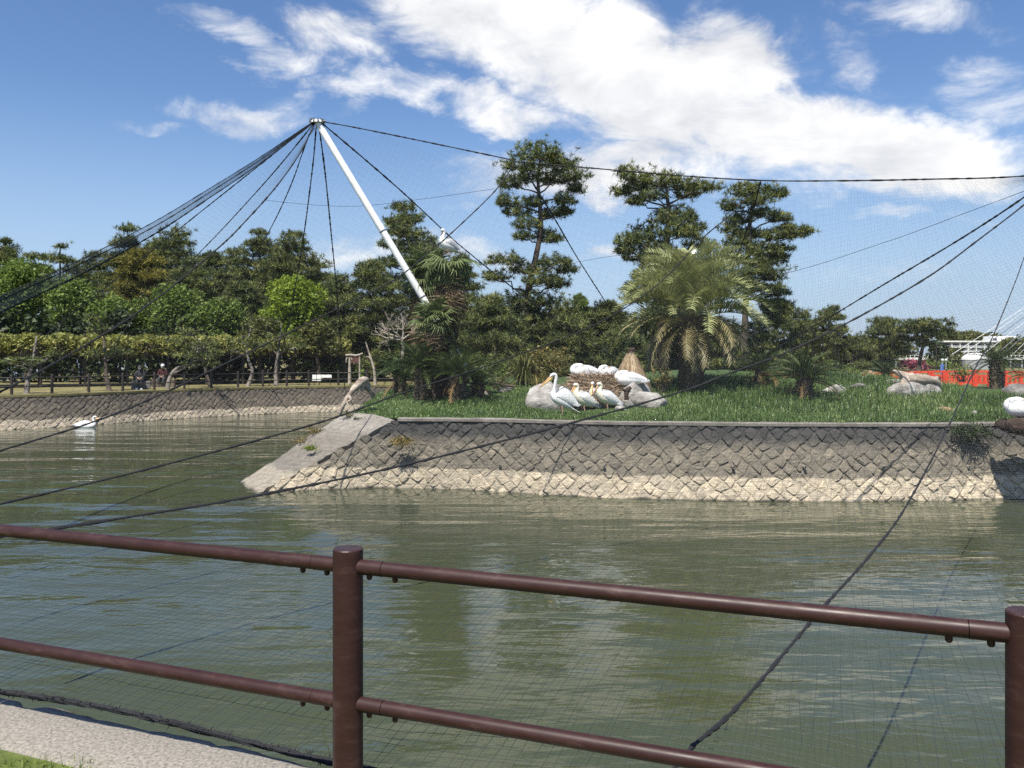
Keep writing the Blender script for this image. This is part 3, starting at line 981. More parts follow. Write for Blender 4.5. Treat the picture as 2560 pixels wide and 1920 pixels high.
traced([(1300, 960), (1312, 800), (1322, 720), (1338, 650), (1352, 570), (1348, 500), (1345, 440), (1350, 400)],
       [(1350, 392, 62, 26), (1300, 405, 50, 22), (1400, 410, 48, 22), (1275, 450, 36, 22), (1430, 440, 34, 24), (1265, 500, 30, 20), (1320, 440, 40, 20), (1385, 440, 40, 22), (1440, 470, 24, 18),
        (1290, 525, 36, 17), (1335, 505, 30, 16), (1375, 530, 34, 16), (1410, 500, 30, 18), (1415, 525, 22, 12), (1318, 560, 36, 20), (1362, 585, 30, 18), (1305, 592, 24, 12), (1385, 596, 22, 12),
        (1265, 650, 46, 15), (1320, 668, 50, 20), (1385, 655, 44, 16), (1420, 672, 30, 12), (1240, 690, 34, 18), (1390, 705, 32, 20), (1350, 700, 40, 22), (1330, 745, 60, 30), (1400, 770, 46, 30), (1270, 760, 50, 34),
        (1420, 800, 36, 30), (1340, 810, 70, 30)],
       62, .34, 'tallest dark pine with open crown left of the feather palm', 41)
traced([(1640, 980), (1652, 850), (1655, 740), (1665, 640), (1672, 540), (1668, 490), (1664, 450)],
       [(1572, 440, 34, 24), (1600, 462, 42, 16), (1650, 450, 52, 20), (1710, 455, 48, 18), (1765, 468, 34, 14), (1560, 475, 26, 14), (1625, 490, 40, 14), (1720, 480, 34, 12), (1590, 505, 24, 10),
        (1700, 530, 46, 24), (1660, 545, 40, 24), (1735, 560, 40, 24), (1690, 580, 52, 26), (1610, 580, 46, 24), (1570, 600, 34, 20), (1640, 610, 50, 24), (1740, 610, 42, 24), (1595, 640, 44, 16), (1560, 625, 26, 12),
        (1680, 640, 50, 26), (1635, 660, 46, 20), (1610, 690, 34, 14), (1660, 700, 44, 24), (1600, 720, 36, 18), (1640, 735, 40, 20), (1590, 745, 30, 16), (1700, 700, 40, 24), (1740, 680, 36, 26)],
       58, .36, 'spreading pine directly behind the feather palm with layered boughs', 42)
traced([(1850, 980), (1860, 850), (1866, 720), (1872, 600), (1880, 520), (1890, 470)],
       [(1850, 480, 36, 20), (1900, 470, 44, 14), (1945, 485, 26, 10), (1830, 510, 28, 16), (1880, 505, 42, 16), (1910, 530, 40, 15), (1950, 545, 30, 12), (1850, 545, 34, 18), (1965, 570, 24, 8), (1885, 580, 44, 16),
        (1940, 590, 42, 14), (1990, 582, 34, 12), (2010, 578, 20, 9), (1850, 600, 40, 22), (1900, 625, 48, 18), (1955, 618, 36, 12), (1870, 650, 44, 22), (1930, 650, 40, 14), (1820, 640, 34, 22), (1955, 638, 24, 8),
        (1900, 675, 46, 20), (1935, 690, 32, 14), (1850, 690, 40, 22), (1890, 715, 36, 20), (1925, 720, 24, 10), (1830, 570, 26, 18)],
       60, .32, 'tiered pine with long right hand boughs behind the feather palm', 43)

# ------------------------------------------------------------------ pines and other trees across the pond
PINES = [  # column, top, base, Y, half width, seed, label, extra
    (12, 590, 960, 70, 58, 1, 'dark pointed pine at the left edge above pale green leaves', dict(start=.3, layers=10)),
    (150, 603, 960, 72, 62, 2, 'thin open topped pine standing alone against the sky at left', dict(start=.62, layers=5, dens=.65)),
    (318, 566, 960, 74, 72, 3, 'dark pine rising behind the golden pine', dict(start=.35)),
    (440, 572, 960, 72, 84, 4, 'broad dark pine just right of the golden pine', dict(start=.35)),
    (525, 618, 960, 66, 72, 5, 'dense pine crossed by the thick net cable, left of two tall pines', dict(start=.25)),
    (645, 566, 960, 70, 66, 6, 'tall dark pine, left one of the pair above the bright maple', dict(start=.3, layers=10)),
    (735, 578, 960, 68, 84, 7, 'tall dark pine with right hand boughs above the bright maple', dict(start=.3, layers=10)),
    (85, 640, 960, 76, 70, 81, 'dark pine behind the pale green tree, right of the pointed one', dict(start=.25)),
    (235, 625, 960, 78, 76, 82, 'dark pine left of the golden pine in the back row', dict(start=.25)),
    (385, 600, 960, 80, 80, 83, 'dark pine between the golden pine and its right neighbour, back row', dict(start=.25)),
    (585, 620, 960, 80, 72, 84, 'dark pine left of the tall pair, back row', dict(start=.25)),
    (690, 625, 960, 80, 72, 85, 'dark pine between the tall pair, back row', dict(start=.25)),
    (800, 655, 960, 78, 66, 86, 'dark pine right of the tall pair, back row', dict(start=.25)),
    (480, 640, 960, 62, 80, 87, 'dense shaded pine right below the golden pine group', dict(start=.25)),
    (1085, 690, 960, 66, 80, 88, 'dark pine showing behind the fan palms', dict(start=.2)),
    (1680, 745, 960, 74, 80, 89, 'dark pine low behind the spreading pine trunk', dict(start=.2)),
    (600, 690, 960, 60, 70, 8, 'shaded pine between the green trees and the bright maple', dict(start=.3)),
    (850, 690, 960, 58, 74, 9, 'dark pine right of the bright maple', dict(start=.15, layers=10)),
    (925, 640, 960, 56, 84, 10, 'dense pine behind the leaning white mast', dict(start=.15, layers=10)),
    (1008, 512, 960, 60, 96, 11, 'tall leaning pine behind the perched pelican palm', dict(start=.3, lean=-.10, layers=10)),
    (1150, 640, 960, 57, 80, 12, 'rounded pine between the fan palms and the tallest pine', dict(start=.12, layers=10)),
    (1230, 730, 960, 54, 80, 13, 'low pine left of the tallest pine trunk', dict(start=.08)),
    (1420, 790, 960, 54, 80, 14, 'low spreading pine behind the nest', dict(start=.08)),
    (1520, 742, 960, 66, 62, 15, 'small pine left of the feather palm against the sky', dict(start=.3)),
    (1565, 800, 960, 52, 62, 16, 'low dark pine behind the straw cone', dict(start=.08)),
    (1945, 722, 960, 62, 70, 17, 'bushy pine right of the feather palm', dict(start=.3)),
    (1620, 790, 960, 68, 84, 38, 'pine filling the gap left of the feather palm', dict(start=.15)),
    (1740, 770, 960, 70, 90, 39, 'pine hidden behind the feather palm crown', dict(start=.15)),
    (1800, 800, 960, 54, 70, 18, 'shaded pine seen under the feather palm fronds', dict(start=.1)),
    (2010, 785, 960, 92, 44, 19, 'thin pine left of the flat topped far pine', dict(start=.45, layers=6)),
    (2082, 760, 960, 90, 48, 20, 'flat topped far pine on a bare trunk', dict(start=.5, layers=6)),
    (2215, 788, 960, 98, 52, 21, 'upright far pine beside the umbrella shaped pine', dict(start=.4, layers=7)),
    (2130, 838, 960, 90, 50, 22, 'low far pine above the dark cycads', dict(start=.2, layers=6)),
    (2180, 842, 960, 104, 56, 24, 'far pine hidden behind the umbrella shaped pine', dict(start=.2, layers=6)),
]
for (px, top, base, Y, hw, sd_, lab, ex) in PINES:
    random_pine(px, top, base, Y, hw, sd_, lab, **ex)
random_pine(352, 612, 960, 62, 74, 30, 'golden yellow pine among the dark ones at left', leaf='pine_gold', start=.42, layers=8, depth_k=.7)
# umbrella pine, far right
traced_pads = [(2310, 812, 52, 14), (2265, 828, 34, 12), (2350, 826, 40, 14), (2365, 840, 26, 10), (2290, 822, 46, 14), (2290, 848, 34, 8), (2330, 842, 36, 10), (2310, 862, 22, 8)]
def far_umbrella():
    k = 95 / FPX
    tr = [W(x, y, 95) for x, y in ((2296, 950), (2300, 900), (2308, 862), (2318, 830), (2310, 812))]
    tr[0] = (tr[0][0], 95, FAR_Z - .1)
    pads = [(W(x, y, 95)[0], 95 + (i % 3 - 1) * .8, W(x, y, 95)[2], a * k, a * k * .8, b * k) for i, (x, y, a, b) in enumerate(traced_pads)]
    tree_of_pads('pine_tree', 'umbrella shaped far pine left of the white building', 'tree', tr, pads, .3, 'pine', 1.0, .42, .10)
far_umbrella()

BROAD = [  # column, top, bottom of crown, Y, half, seed, label, leaf, extra
    (50, 650, 850, 58, 110, 51, 'pale green leafy tree at the left edge above the pergola', 'leaf_mid', {}),
    (185, 700, 850, 56, 90, 52, 'green leafy tree under the thick net bundle', 'leaf_mid', {}),
    (285, 745, 860, 55, 80, 53, 'green leafy tree below the golden pine, left of two', 'leaf_mid', {}),
    (425, 722, 860, 55, 110, 54, 'wide feathery green tree behind the pergola middle', 'leaf_mid', {}),
    (545, 748, 860, 54, 80, 55, 'low green leafy tree left of the bright maple', 'leaf_mid', {}),
    (735, 694, 850, 53, 92, 56, 'bright lime green maple behind the pergola end', 'leaf_bright', dict(per=420, nb=28)),
    (655, 800, 875, 52, 60, 57, 'grey green small tree below the bright maple', 'leaf_olive', {}),
    (795, 800, 890, 52, 60, 58, 'olive small tree right of the bright maple', 'leaf_olive', {}),
    (1690, 830, 930, 64, 60, 59, 'olive tree in the shade behind the feather palm trunk', 'leaf_dark', {}),
    (2010, 835, 905, 110, 60, 61, 'olive round tree in the far row, leftmost', 'leaf_olive', dict(size=.3, per=60)),
    (2100, 855, 910, 115, 55, 62, 'brownish far tree behind the flat topped pine', 'leaf_olive', dict(size=.3, per=60)),
    (2200, 862, 915, 120, 52, 63, 'green far tree below the upright far pine', 'leaf_mid', dict(size=.3, per=60)),
    (2345, 850, 915, 108, 34, 64, 'dark round tree in front of the white building', 'leaf_dark', dict(size=.3, per=60)),
    (2385, 872, 915, 118, 36, 65, 'olive tree in front of the building ground floor', 'leaf_olive', dict(size=.3, per=60)),
    (2255, 850, 900, 125, 40, 66, 'yellowish far tree behind the umbrella shaped pine', 'leaf_olive', dict(size=.3, per=60)),
    (2530, 852, 915, 170, 60, 67, 'mixed green trees by the building right end', 'leaf_olive', dict(size=.4, per=40)),
    (2475, 880, 920, 150, 40, 68, 'brownish trees under the white cables', 'leaf_olive', dict(size=.4, per=40)),
]
for (px, top, base, Y, hw, sd_, lab, leaf, ex) in BROAD:
    broadleaf(px, top, base, Y, hw, sd_, lab, leaf, **ex)

# pointed cedar tip between the pines
random_pine(1446, 730, 960, 80, 34, 33, 'pointed green conifer tip seen between two pines', leaf='leaf_mid', start=.2, layers=12, depth_k=1)

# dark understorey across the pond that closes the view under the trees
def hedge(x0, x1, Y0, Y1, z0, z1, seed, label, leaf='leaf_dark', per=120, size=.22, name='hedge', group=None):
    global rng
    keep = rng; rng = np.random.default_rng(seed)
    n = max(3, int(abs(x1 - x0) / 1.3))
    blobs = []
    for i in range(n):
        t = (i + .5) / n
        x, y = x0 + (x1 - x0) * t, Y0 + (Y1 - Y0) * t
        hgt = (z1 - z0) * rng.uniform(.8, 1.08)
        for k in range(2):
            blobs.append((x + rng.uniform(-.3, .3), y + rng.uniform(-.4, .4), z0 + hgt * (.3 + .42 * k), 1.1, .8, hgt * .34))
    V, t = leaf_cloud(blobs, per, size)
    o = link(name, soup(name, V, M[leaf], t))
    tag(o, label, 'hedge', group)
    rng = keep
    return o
hedge(-44, -16.5, 50, 55, FAR_Z, 5.6, 71, 'evergreen thicket, leaves coloured dark for shade, behind the pergola, left stretch', per=240)
hedge(-16.5, -9, 57, 60, FAR_Z, 5.6, 72, 'evergreen thicket, leaves coloured dark for shade, behind the pergola, right stretch', per=240)
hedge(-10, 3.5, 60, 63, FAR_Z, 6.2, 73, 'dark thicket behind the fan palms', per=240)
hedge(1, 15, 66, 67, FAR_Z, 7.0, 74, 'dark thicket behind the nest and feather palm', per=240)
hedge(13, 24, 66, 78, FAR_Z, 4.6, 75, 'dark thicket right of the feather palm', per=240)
hedge(-14, -9.5, 53.5, 54.5, FAR_Z, 2.5, 76, 'clipped light green hedge behind the notice board', 'leaf_mid')
hedge(33, 44, 108, 112, FAR_Z, 2.9, 77, 'low clipped hedge left of the red bridge', 'leaf_mid')
hedge(54, 62, 108, 110, FAR_Z, 3.2, 78, 'low dark shrubs behind the red bridge', 'leaf_olive')
hedge(47.6, 50.2, 100, 100.5, FAR_Z, 2.6, 79, 'pink flowering azalea bush left of the blue banner', 'azalea', name='azalea_bush')
hedge(51.5, 55, 104, 104, FAR_Z, 2.4, 80, 'short green hedge right of the pink azalea', 'leaf_mid')
# wooded hill behind the building
hill_b = []
for i in range(60):
    t = i / 59
    px = 2350 + 170 * t
    topy = 850 - 24 * math.sin(math.pi * min(1, (t * .9 + .12))) ** .6
    p = W(px, topy + 14 + 14 * random.random(), 640 + random.uniform(-20, 20))
    hill_b.append((p[0], p[1], p[2], 5.5, 5, 4.5))
for i in range(50):
    p = W(2345 + 180 * random.random(), 868 + 24 * random.random(), 640)
    hill_b.append((p[0], p[1], p[2], 6, 5, 5))
V, t = leaf_cloud(hill_b, 5, 1.3)
tag(link('wooded_hill', soup('wooded_hill', V, M['leaf_olive'], t)), 'rounded wooded hill behind the white building', 'wood', kind='stuff')
# far tree line that closes the horizon left and right of what stands in front
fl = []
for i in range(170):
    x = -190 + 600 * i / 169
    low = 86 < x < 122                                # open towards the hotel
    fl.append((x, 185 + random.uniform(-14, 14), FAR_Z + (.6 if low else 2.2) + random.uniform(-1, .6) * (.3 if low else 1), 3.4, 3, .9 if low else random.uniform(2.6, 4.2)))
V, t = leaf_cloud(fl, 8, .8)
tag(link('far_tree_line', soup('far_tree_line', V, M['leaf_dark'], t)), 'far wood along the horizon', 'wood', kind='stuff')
# ------------------------------------------------------------------ palms and cycads on the island
def frond_mesh(seed, L, width, n, droop, arch, mat, name='frond', vee=.5, tipw=.35, lw=.02, stem=.12, ragged=.1):
    """feather leaf growing along +x from the origin, rising then arching over; leaflets on both sides"""
    r = np.random.default_rng(seed)
    pts = []
    a = arch
    p = np.zeros(2)
    m = 14
    for k in range(m + 1):
        pts.append(p.copy())
        p = p + np.array((math.cos(a), math.sin(a))) * L / m
        a -= droop / m * (0.6 + .9 * k / m)
    pts = np.array(pts)
    s = np.linspace(0, 1, m + 1)
    Vs, T = [], []
    def at(t):
        return np.array((np.interp(t, s, pts[:, 0]), 0, np.interp(t, s, pts[:, 1])))
    base_t = r.uniform(.2, .8)
    for side in (-1, 1):
        for i in range(n):
            t = stem + (1 - stem) * (i + r.uniform(0, .8)) / n
            o = at(t)
            tan = at(min(1, t + .03)) - at(max(0, t - .03)); tan /= np.linalg.norm(tan)
            up = np.array((-tan[2], 0, tan[0]))
            prof = min(1, .35 + t * 2.2) * (1 - (1 - tipw) * max(0, (t - .45) / .55) ** 1.5)
            ln = width * prof * r.uniform(1 - ragged, 1 + ragged)
            d = np.array((0, side, 0)) * .78 + tan * (.55 + .35 * t) + up * (vee * r.uniform(.6, 1.3))
            d /= np.linalg.norm(d)
            tip = o + d * ln; tip[2] -= ln * .12
            w = tan * lw * .5 + up * lw * .15
            mid = o + d * ln * .5; mid[2] += ln * .03
            Vs.append((o - w, o + w, mid + w * .9)); Vs.append((o - w, mid + w * .9, mid - w * .9)); Vs.append((mid - w * .9, mid + w * .9, tip))
            tt = base_t * .5 + .25 + r.uniform(-.2, .2)
            T += [tt] * 3
    # rachis: a thin three sided rib
    for k in range(m):
        a0, b0 = at(s[k]), at(s[k + 1])
        ra, rb_ = .022 * (1 - .8 * s[k]), .022 * (1 - .8 * s[k + 1])
        ring = lambda c, q: [c + np.array((0, -q, 0)), c + np.array((0, q, 0)), c + np.array((0, 0, -q * 1.3))]
        A, B = ring(a0, ra), ring(b0, rb_)
        for j in range(3):
            j2 = (j + 1) % 3
            Vs.append((A[j], A[j2], B[j2])); Vs.append((A[j], B[j2], B[j]))
            T += [.75, .75]
    return soup(name, np.array(Vs), mat, T)

def put(name, me, root, loc, yaw, pitch=0.0, roll=0.0, sc=1.0):
    o = bpy.data.objects.new(name, me)
    col.objects.link(o)
    o.parent = root
    o.location = loc
    o.rotation_euler = (Matrix.Rotation(yaw, 3, 'Z') @ Matrix.Rotation(-pitch, 3, 'Y') @ Matrix.Rotation(roll, 3, 'X')).to_euler()
    o.scale = (sc, sc, sc)
    return o

CY = [frond_mesh(200 + i, 1.0, .17, 34, .95 + .1 * i, .55, M['cycad'], lw=.017, vee=.55) for i in range(4)]
CYD = [frond_mesh(220 + i, 1.0, .16, 26, 1.3, .3, M['cycad_dry'], lw=.018, ragged=.4) for i in range(2)]

def stub_trunk(h, r, mat, seed, rows=None, boots=True, lean=(0, 0)):
    """rough trunk with old leaf bases"""
    rr = random.Random(seed)
    mb = MB()
    n = 9
    pts = [(lean[0] * k / (n - 1), lean[1] * k / (n - 1), h * k / (n - 1)) for k in range(n)]
    mb.tube(pts, [r * (1.12 - .12 * k / (n - 1)) for k in range(n)], 12, .06)
    return mb

def boots_mesh(h, r, rows, per, seed, lean=(0, 0), ln=.14, wd=.09):
    rr = random.Random(seed)
    mb = MB()
    for i in range(rows):
        z = h * (i + .5) / rows
        for k in range(per):
            a = 2 * math.pi * (k + (i % 2) * .5) / per + rr.uniform(-.12, .12)
            c, s = math.cos(a), math.sin(a)
            q = r * 1.0
            lx, ly = lean[0] * z / h, lean[1] * z / h
            out = rr.uniform(.05, .11) * ln / .14
            up = rr.uniform(.6, 1.1) * ln
            w = wd * rr.uniform(.8, 1.2) / 2
            tx, ty = -s * w, c * w
            b = (lx + c * q, ly + s * q)
            t = (lx + c * (q + out), ly + s * (q + out))
            mb.add([(b[0] - tx, b[1] - ty, z - .03), (b[0] + tx, b[1] + ty, z - .03), (t[0] + tx * .6, t[1] + ty * .6, z + up), (t[0] - tx * .6, t[1] - ty * .6, z + up),
                    (lx + c * (q - .02), ly + s * (q - .02), z + up * .8)], [(0, 1, 2, 3), (0, 3, 4), (1, 4, 2), (3, 2, 4)])
    return mb

def cycad(px, py_base, Y, size, trunk_h, trunk_r, n, seed, label, dry=0, zg=None, spread=(.05, 1.25)):
    rr = random.Random(seed)
    x, y, z = W(px, py_base, Y)
    z = float(z_island(x, y)) - .03 if zg is None else zg
    root = thing('cycad', (x, y, z), label, 'cycad')
    link('trunk', stub_trunk(trunk_h, trunk_r, None, seed).mesh('trunk', M['palm_trunk']), root, False)
    link('leaf_bases', boots_mesh(trunk_h, trunk_r, max(3, int(trunk_h / .09)), 11, seed, ln=.10, wd=.07).mesh('leaf_bases', M['palm_trunk']), root, False)
    for i in range(n):
        t = (i + .5) / n
        el = spread[0] + (spread[1] - spread[0]) * t + rr.uniform(-.12, .12)
        put('frond', rr.choice(CY), root, (0, 0, trunk_h * .97), i * 2.39996 + rr.uniform(-.2, .2), el - .45, rr.uniform(-.3, .3), size * rr.uniform(.85, 1.1) * (1 - .15 * t))
    for i in range(dry):
        put('dry_frond', rr.choice(CYD), root, (0, 0, trunk_h * rr.uniform(.7, 1.0)), rr.uniform(0, 6.28), rr.uniform(-1.0, .35), rr.uniform(-.4, .4), size * rr.uniform(.55, .95))
    return root

cycad(1055, 985, 23.6, 1.35, .85, .20, 54, 301, 'big dark cycad under the fan palms, left of two', 5)
cycad(1145, 990, 23.0, 1.25, .70, .20, 50, 302, 'big dark cycad under the fan palms, right of two', 6)
cycad(1000, 975, 25.2, 1.05, .5, .17, 36, 303, 'dark cycad half hidden at the left of the fan palm clump', 4)
cycad(1905, 975, 25.5, 1.15, .45, .18, 26, 304, 'cycad with many dry tan fronds right of the feather palm', 26)
cycad(2012, 985, 23.4, 1.3, .50, .20, 50, 305, 'glossy dark cycad on the grass right of the dry one', 7)
cycad(2215, 935, 33, .95, .35, .2, 38, 306, 'dark upright cycad behind the tan standing stone', 0, spread=(.35, 1.4))
cycad(2492, 965, 26.5, .92, .85, .19, 40, 307, 'cycad on a thick black trunk before the red bridge', 0, spread=(-.25, 1.1))
cycad(2590, 985, 25.0, .95, .5, .18, 24, 308, 'cycad fronds reaching in from the right edge above the grass', 0)

cycad(1098, 980, 24.0, 1.2, 1.35, .18, 46, 309, 'tallest dark cycad in the middle of the fan palm clump', 4)
cycad(1195, 985, 23.8, .95, .4, .16, 34, 310, 'low cycad at the right of the fan palm clump', 4)
# feather palm, the big grey green one
JY = [frond_mesh(400 + i, 2.15, .52, 40, 1.45 + .12 * i, 1.0, M['jelly'], lw=.042, vee=.75, tipw=.4, stem=.2, ragged=.15) for i in range(5)]
JD = [frond_mesh(420 + i, 2.25, .46, 32, 1.2 + .2 * i, .5, M['jelly_dry'], lw=.042, vee=.1, tipw=.4, stem=.2, ragged=.35) for i in range(4)]
def feather_palm():
    rr = random.Random(77)
    x, y, z = W(1728, 966, 25.5)
    z = float(z_island(x, y)) - .05
    H = 2.25
    root = thing('feather_palm', (x, y, z), 'big grey green feather palm with drooping fronds at the centre right', 'palm tree')
    link('trunk', stub_trunk(H, .34, None, 5).mesh('trunk', M['palm_trunk']), root, False)
    link('leaf_bases', boots_mesh(H, .34, 17, 15, 5, ln=.17, wd=.13).mesh('leaf_bases', M['palm_boot']), root, False)
    n = 70
    for i in range(n):
        t = (i + .5) / n
        el = -.15 + 1.4 * t ** .75 + rr.uniform(-.1, .1)
        yaw = i * 2.39996 + rr.uniform(-.2, .2)
        put('frond', rr.choice(JY), root, (.16 * math.cos(yaw), .16 * math.sin(yaw), H - .1 + .35 * t), yaw, el - .5, rr.uniform(-.3, .3), rr.uniform(1.0, 1.22))
    for i in range(38):
        yaw = i * 2.39996 + 1 + rr.uniform(-.2, .2)
        put('dry_frond', rr.choice(JD), root, (.2 * math.cos(yaw), .2 * math.sin(yaw), H - rr.uniform(0, .3)), yaw, rr.uniform(-1.0, -.02), rr.uniform(-.3, .3), rr.uniform(.75, 1.02))
feather_palm()

# fan palms
def fan_mesh(seed, R_, mat, stem, droop=.25, n=26, gap=.55, name='fan_leaf'):
    r = np.random.default_rng(seed)
    Vs, T = [], []
    o = np.array((stem, 0, 0.0))
    q = .012
    ring = lambda c: [c + np.array((0, -q, 0)), c + np.array((0, q, 0)), c + np.array((0, 0, q))]
    A, B = ring(np.zeros(3)), ring(o)
    for j in range(3):
        j2 = (j + 1) % 3
        Vs += [(A[j], A[j2], B[j2]), (A[j], B[j2], B[j])]; T += [.6, .6]
    for i in range(n):
        a = (i / (n - 1) - .5) * 2 * 2.35
        ln = R_ * (1 - .12 * abs(a) / 2.35) * r.uniform(.9, 1.05)
        d = np.array((math.cos(a), math.sin(a), .0))
        fold = .06 * (1 if i % 2 else -1)
        sdv = np.array((-d[1], d[0], 0)) * (math.sin(2.35 / (n - 1)) * ln * .5)
        mid = o + d * ln * gap + np.array((0, 0, .05 * ln))
        tip = o + d * ln + np.array((0, 0, -droop * ln * r.uniform(.4, 1.5)))
        e1 = mid - sdv + np.array((0, 0, fold * ln * .4)); e2 = mid + sdv - np.array((0, 0, fold * ln * .4))
        Vs += [(o, e1, e2), (e1, tip, e2)]
        t = .5 + r.uniform(-.25, .25)
        T += [t - .1, t + .1]
    return soup(name, np.array(Vs), mat, T)
FN = [fan_mesh(500 + i, .58, M['fan'], .42, .25 + .08 * i) for i in range(4)]
FD = [fan_mesh(520 + i, .52, M['fan_dry'], .38, 1.0, 16) for i in range(3)]
def fan_palm(px, py_top, py_base, Y, r, n, nd, seed, label, sc=1.0, lean=0.0, skirt=.9, el0=-.55, el1=1.35):
    rr = random.Random(seed)
    x, y, z0 = W(px, py_base, Y)
    z0 = float(z_island(x, y)) - .05
    H = W(0, py_top, Y)[2] - z0
    root = thing('fan_palm', (x - lean, y, z0), label, 'palm tree')
    link('trunk', stub_trunk(H, r, None, seed, lean=(lean, 0)).mesh('trunk', M['palm_trunk']), root, False)
    link('leaf_bases', boots_mesh(H, r, int(H / .13), 10, seed, lean=(lean, 0), ln=.16, wd=.06).mesh('leaf_bases', M['fan_dry']), root, False)
    for i in range(n):
        t = (i + .5) / n
        el = el0 + (el1 - el0) * t + rr.uniform(-.15, .15)
        yaw = i * 2.39996 + rr.uniform(-.3, .3)
        put('fan_leaf', rr.choice(FN), root, (lean, 0, H + .1 * t), yaw, el, rr.uniform(-.5, .5), sc * rr.uniform(.85, 1.1))
    for i in range(nd):
        yaw = i * 2.39996 + .8
        put('dead_fan_leaf', rr.choice(FD), root, (lean, 0, H - rr.uniform(.05, skirt)), yaw, rr.uniform(-1.45, -.95), rr.uniform(-.6, .6), sc * rr.uniform(.8, 1.15))
    return root
fan_palm(1122, 662, 985, 23.9, .17, 22, 46, 601, 'fan palm with bare brown trunk carrying the perched pelican', .95, -.05, .9, -1.1, .12)
fan_palm(1072, 700, 985, 25.7, .16, 30, 48, 602, 'fan palm with shaggy dead leaves beside the white mast', 1.08, -.22, 1.3)
fan_palm(1088, 806, 985, 23.6, .13, 20, 14, 603, 'short green fan palm in front of the two tall ones', .82, 0, .4)

# ------------------------------------------------------------------ shrubs, reeds and grass of the island
def shrub(px, py_top, py_base, Y, half, seed, label, leaf, per=420, size=.055, name='shrub', nb=12, cat='shrub'):
    global rng
    keep = rng; rng = np.random.default_rng(seed)
    x, y, _ = W(px, py_base, Y)
    z = float(z_island(x, y))
    zt = W(0, py_top, Y)[2]
    hw = half / FPX * Y
    H = max(.3, zt - z)
    root = thing(name, (x, y, z), label, cat)
    blobs = []
    mb = MB()
    for i in range(nb):
        a = i * 2.4; d = hw * rng.uniform(.2, .75)
        b = (x + math.cos(a) * d, y + math.sin(a) * d * .7, z + H * rng.uniform(.3, .8), hw * .38, hw * .38, H * .26)
        blobs.append(b)
        limb(mb, (x + math.cos(a) * d * .25, y, z - .05), b[:3], .018, .006, .02, .1, 5, 4)
    V, t = leaf_cloud(blobs, per, size)
    mb.build('stems', M['bark'], root)
    link('foliage', soup('foliage', V, M[leaf], t), root)
    rng = keep
    return root
shrub(1365, 868, 955, 28.5, 62, 701, 'yellowing bushy shrub behind the big pale boulder', 'shrub_gold', 500, .06)
shrub(1250, 900, 960, 27, 44, 702, 'green twiggy shrub left of the yellowing one', 'leaf_mid', 300, .05)
shrub(1655, 915, 975, 24.6, 30, 703, 'low yellow green shrub right of the nest boulders', 'shrub_gold', 480, .05)
shrub(1195, 905, 965, 27.5, 36, 704, 'low green shrub beside the mast foot', 'leaf_olive', 300, .05)
shrub(2130, 905, 945, 34, 36, 705, 'low green shrub left of the tan standing stone', 'leaf_mid', 300, .06)
shrub(2405, 905, 950, 33, 40, 706, 'round green shrub behind the driftwood', 'leaf_mid', 300, .06)

def blade_clump(px, py_base, Y, n, ln, wd, droop, mat, seed, label, name='reed_clump', cat='grass clump', dry=None):
    """long strap leaves arching from one root"""
    r = np.random.default_rng(seed)
    x, y, _ = W(px, py_base, Y); z = float(z_island(x, y)) - .03
    Vs, T = [], []
    for i in range(n):
        a = r.uniform(0, 6.283); el = r.uniform(.5, 1.5)
        L = ln * r.uniform(.6, 1.1)
        p = np.array((x, y, z)) + np.array((math.cos(a), math.sin(a), 0)) * r.uniform(0, .15)
        sdv = np.array((-math.sin(a), math.cos(a), 0)) * wd / 2
        t = r.uniform(.1, .95)
        m = 6
        for k in range(m):
            q = p + np.array((math.cos(a) * math.cos(el), math.sin(a) * math.cos(el), math.sin(el))) * L / m
            w0, w1 = 1 - (k / m) ** 2, 1 - ((k + 1) / m) ** 2
            Vs += [(p - sdv * w0, p + sdv * w0, q + sdv * w1), (p - sdv * w0, q + sdv * w1, q - sdv * w1)]
            T += [t, t]
            p = q; el -= droop / m * r.uniform(.7, 1.3)
    o = link(name, soup(name, np.array(Vs), mat, T))
    return tag(o, label, cat)
blade_clump(1312, 925, 29, 300, 2.5, .038, 2.1, M['leaf_olive'], 801, 'tall arching reed clump behind the pale boulder')
blade_clump(1245, 945, 27, 60, .9, .02, 1.0, M['straw'], 802, 'dry pale reed stems left of the reed clump')
blade_clump(1345, 930, 27.5, 60, .8, .03, 1.6, M['shrub_gold'], 803, 'yellow arching leaves under the yellowing shrub')

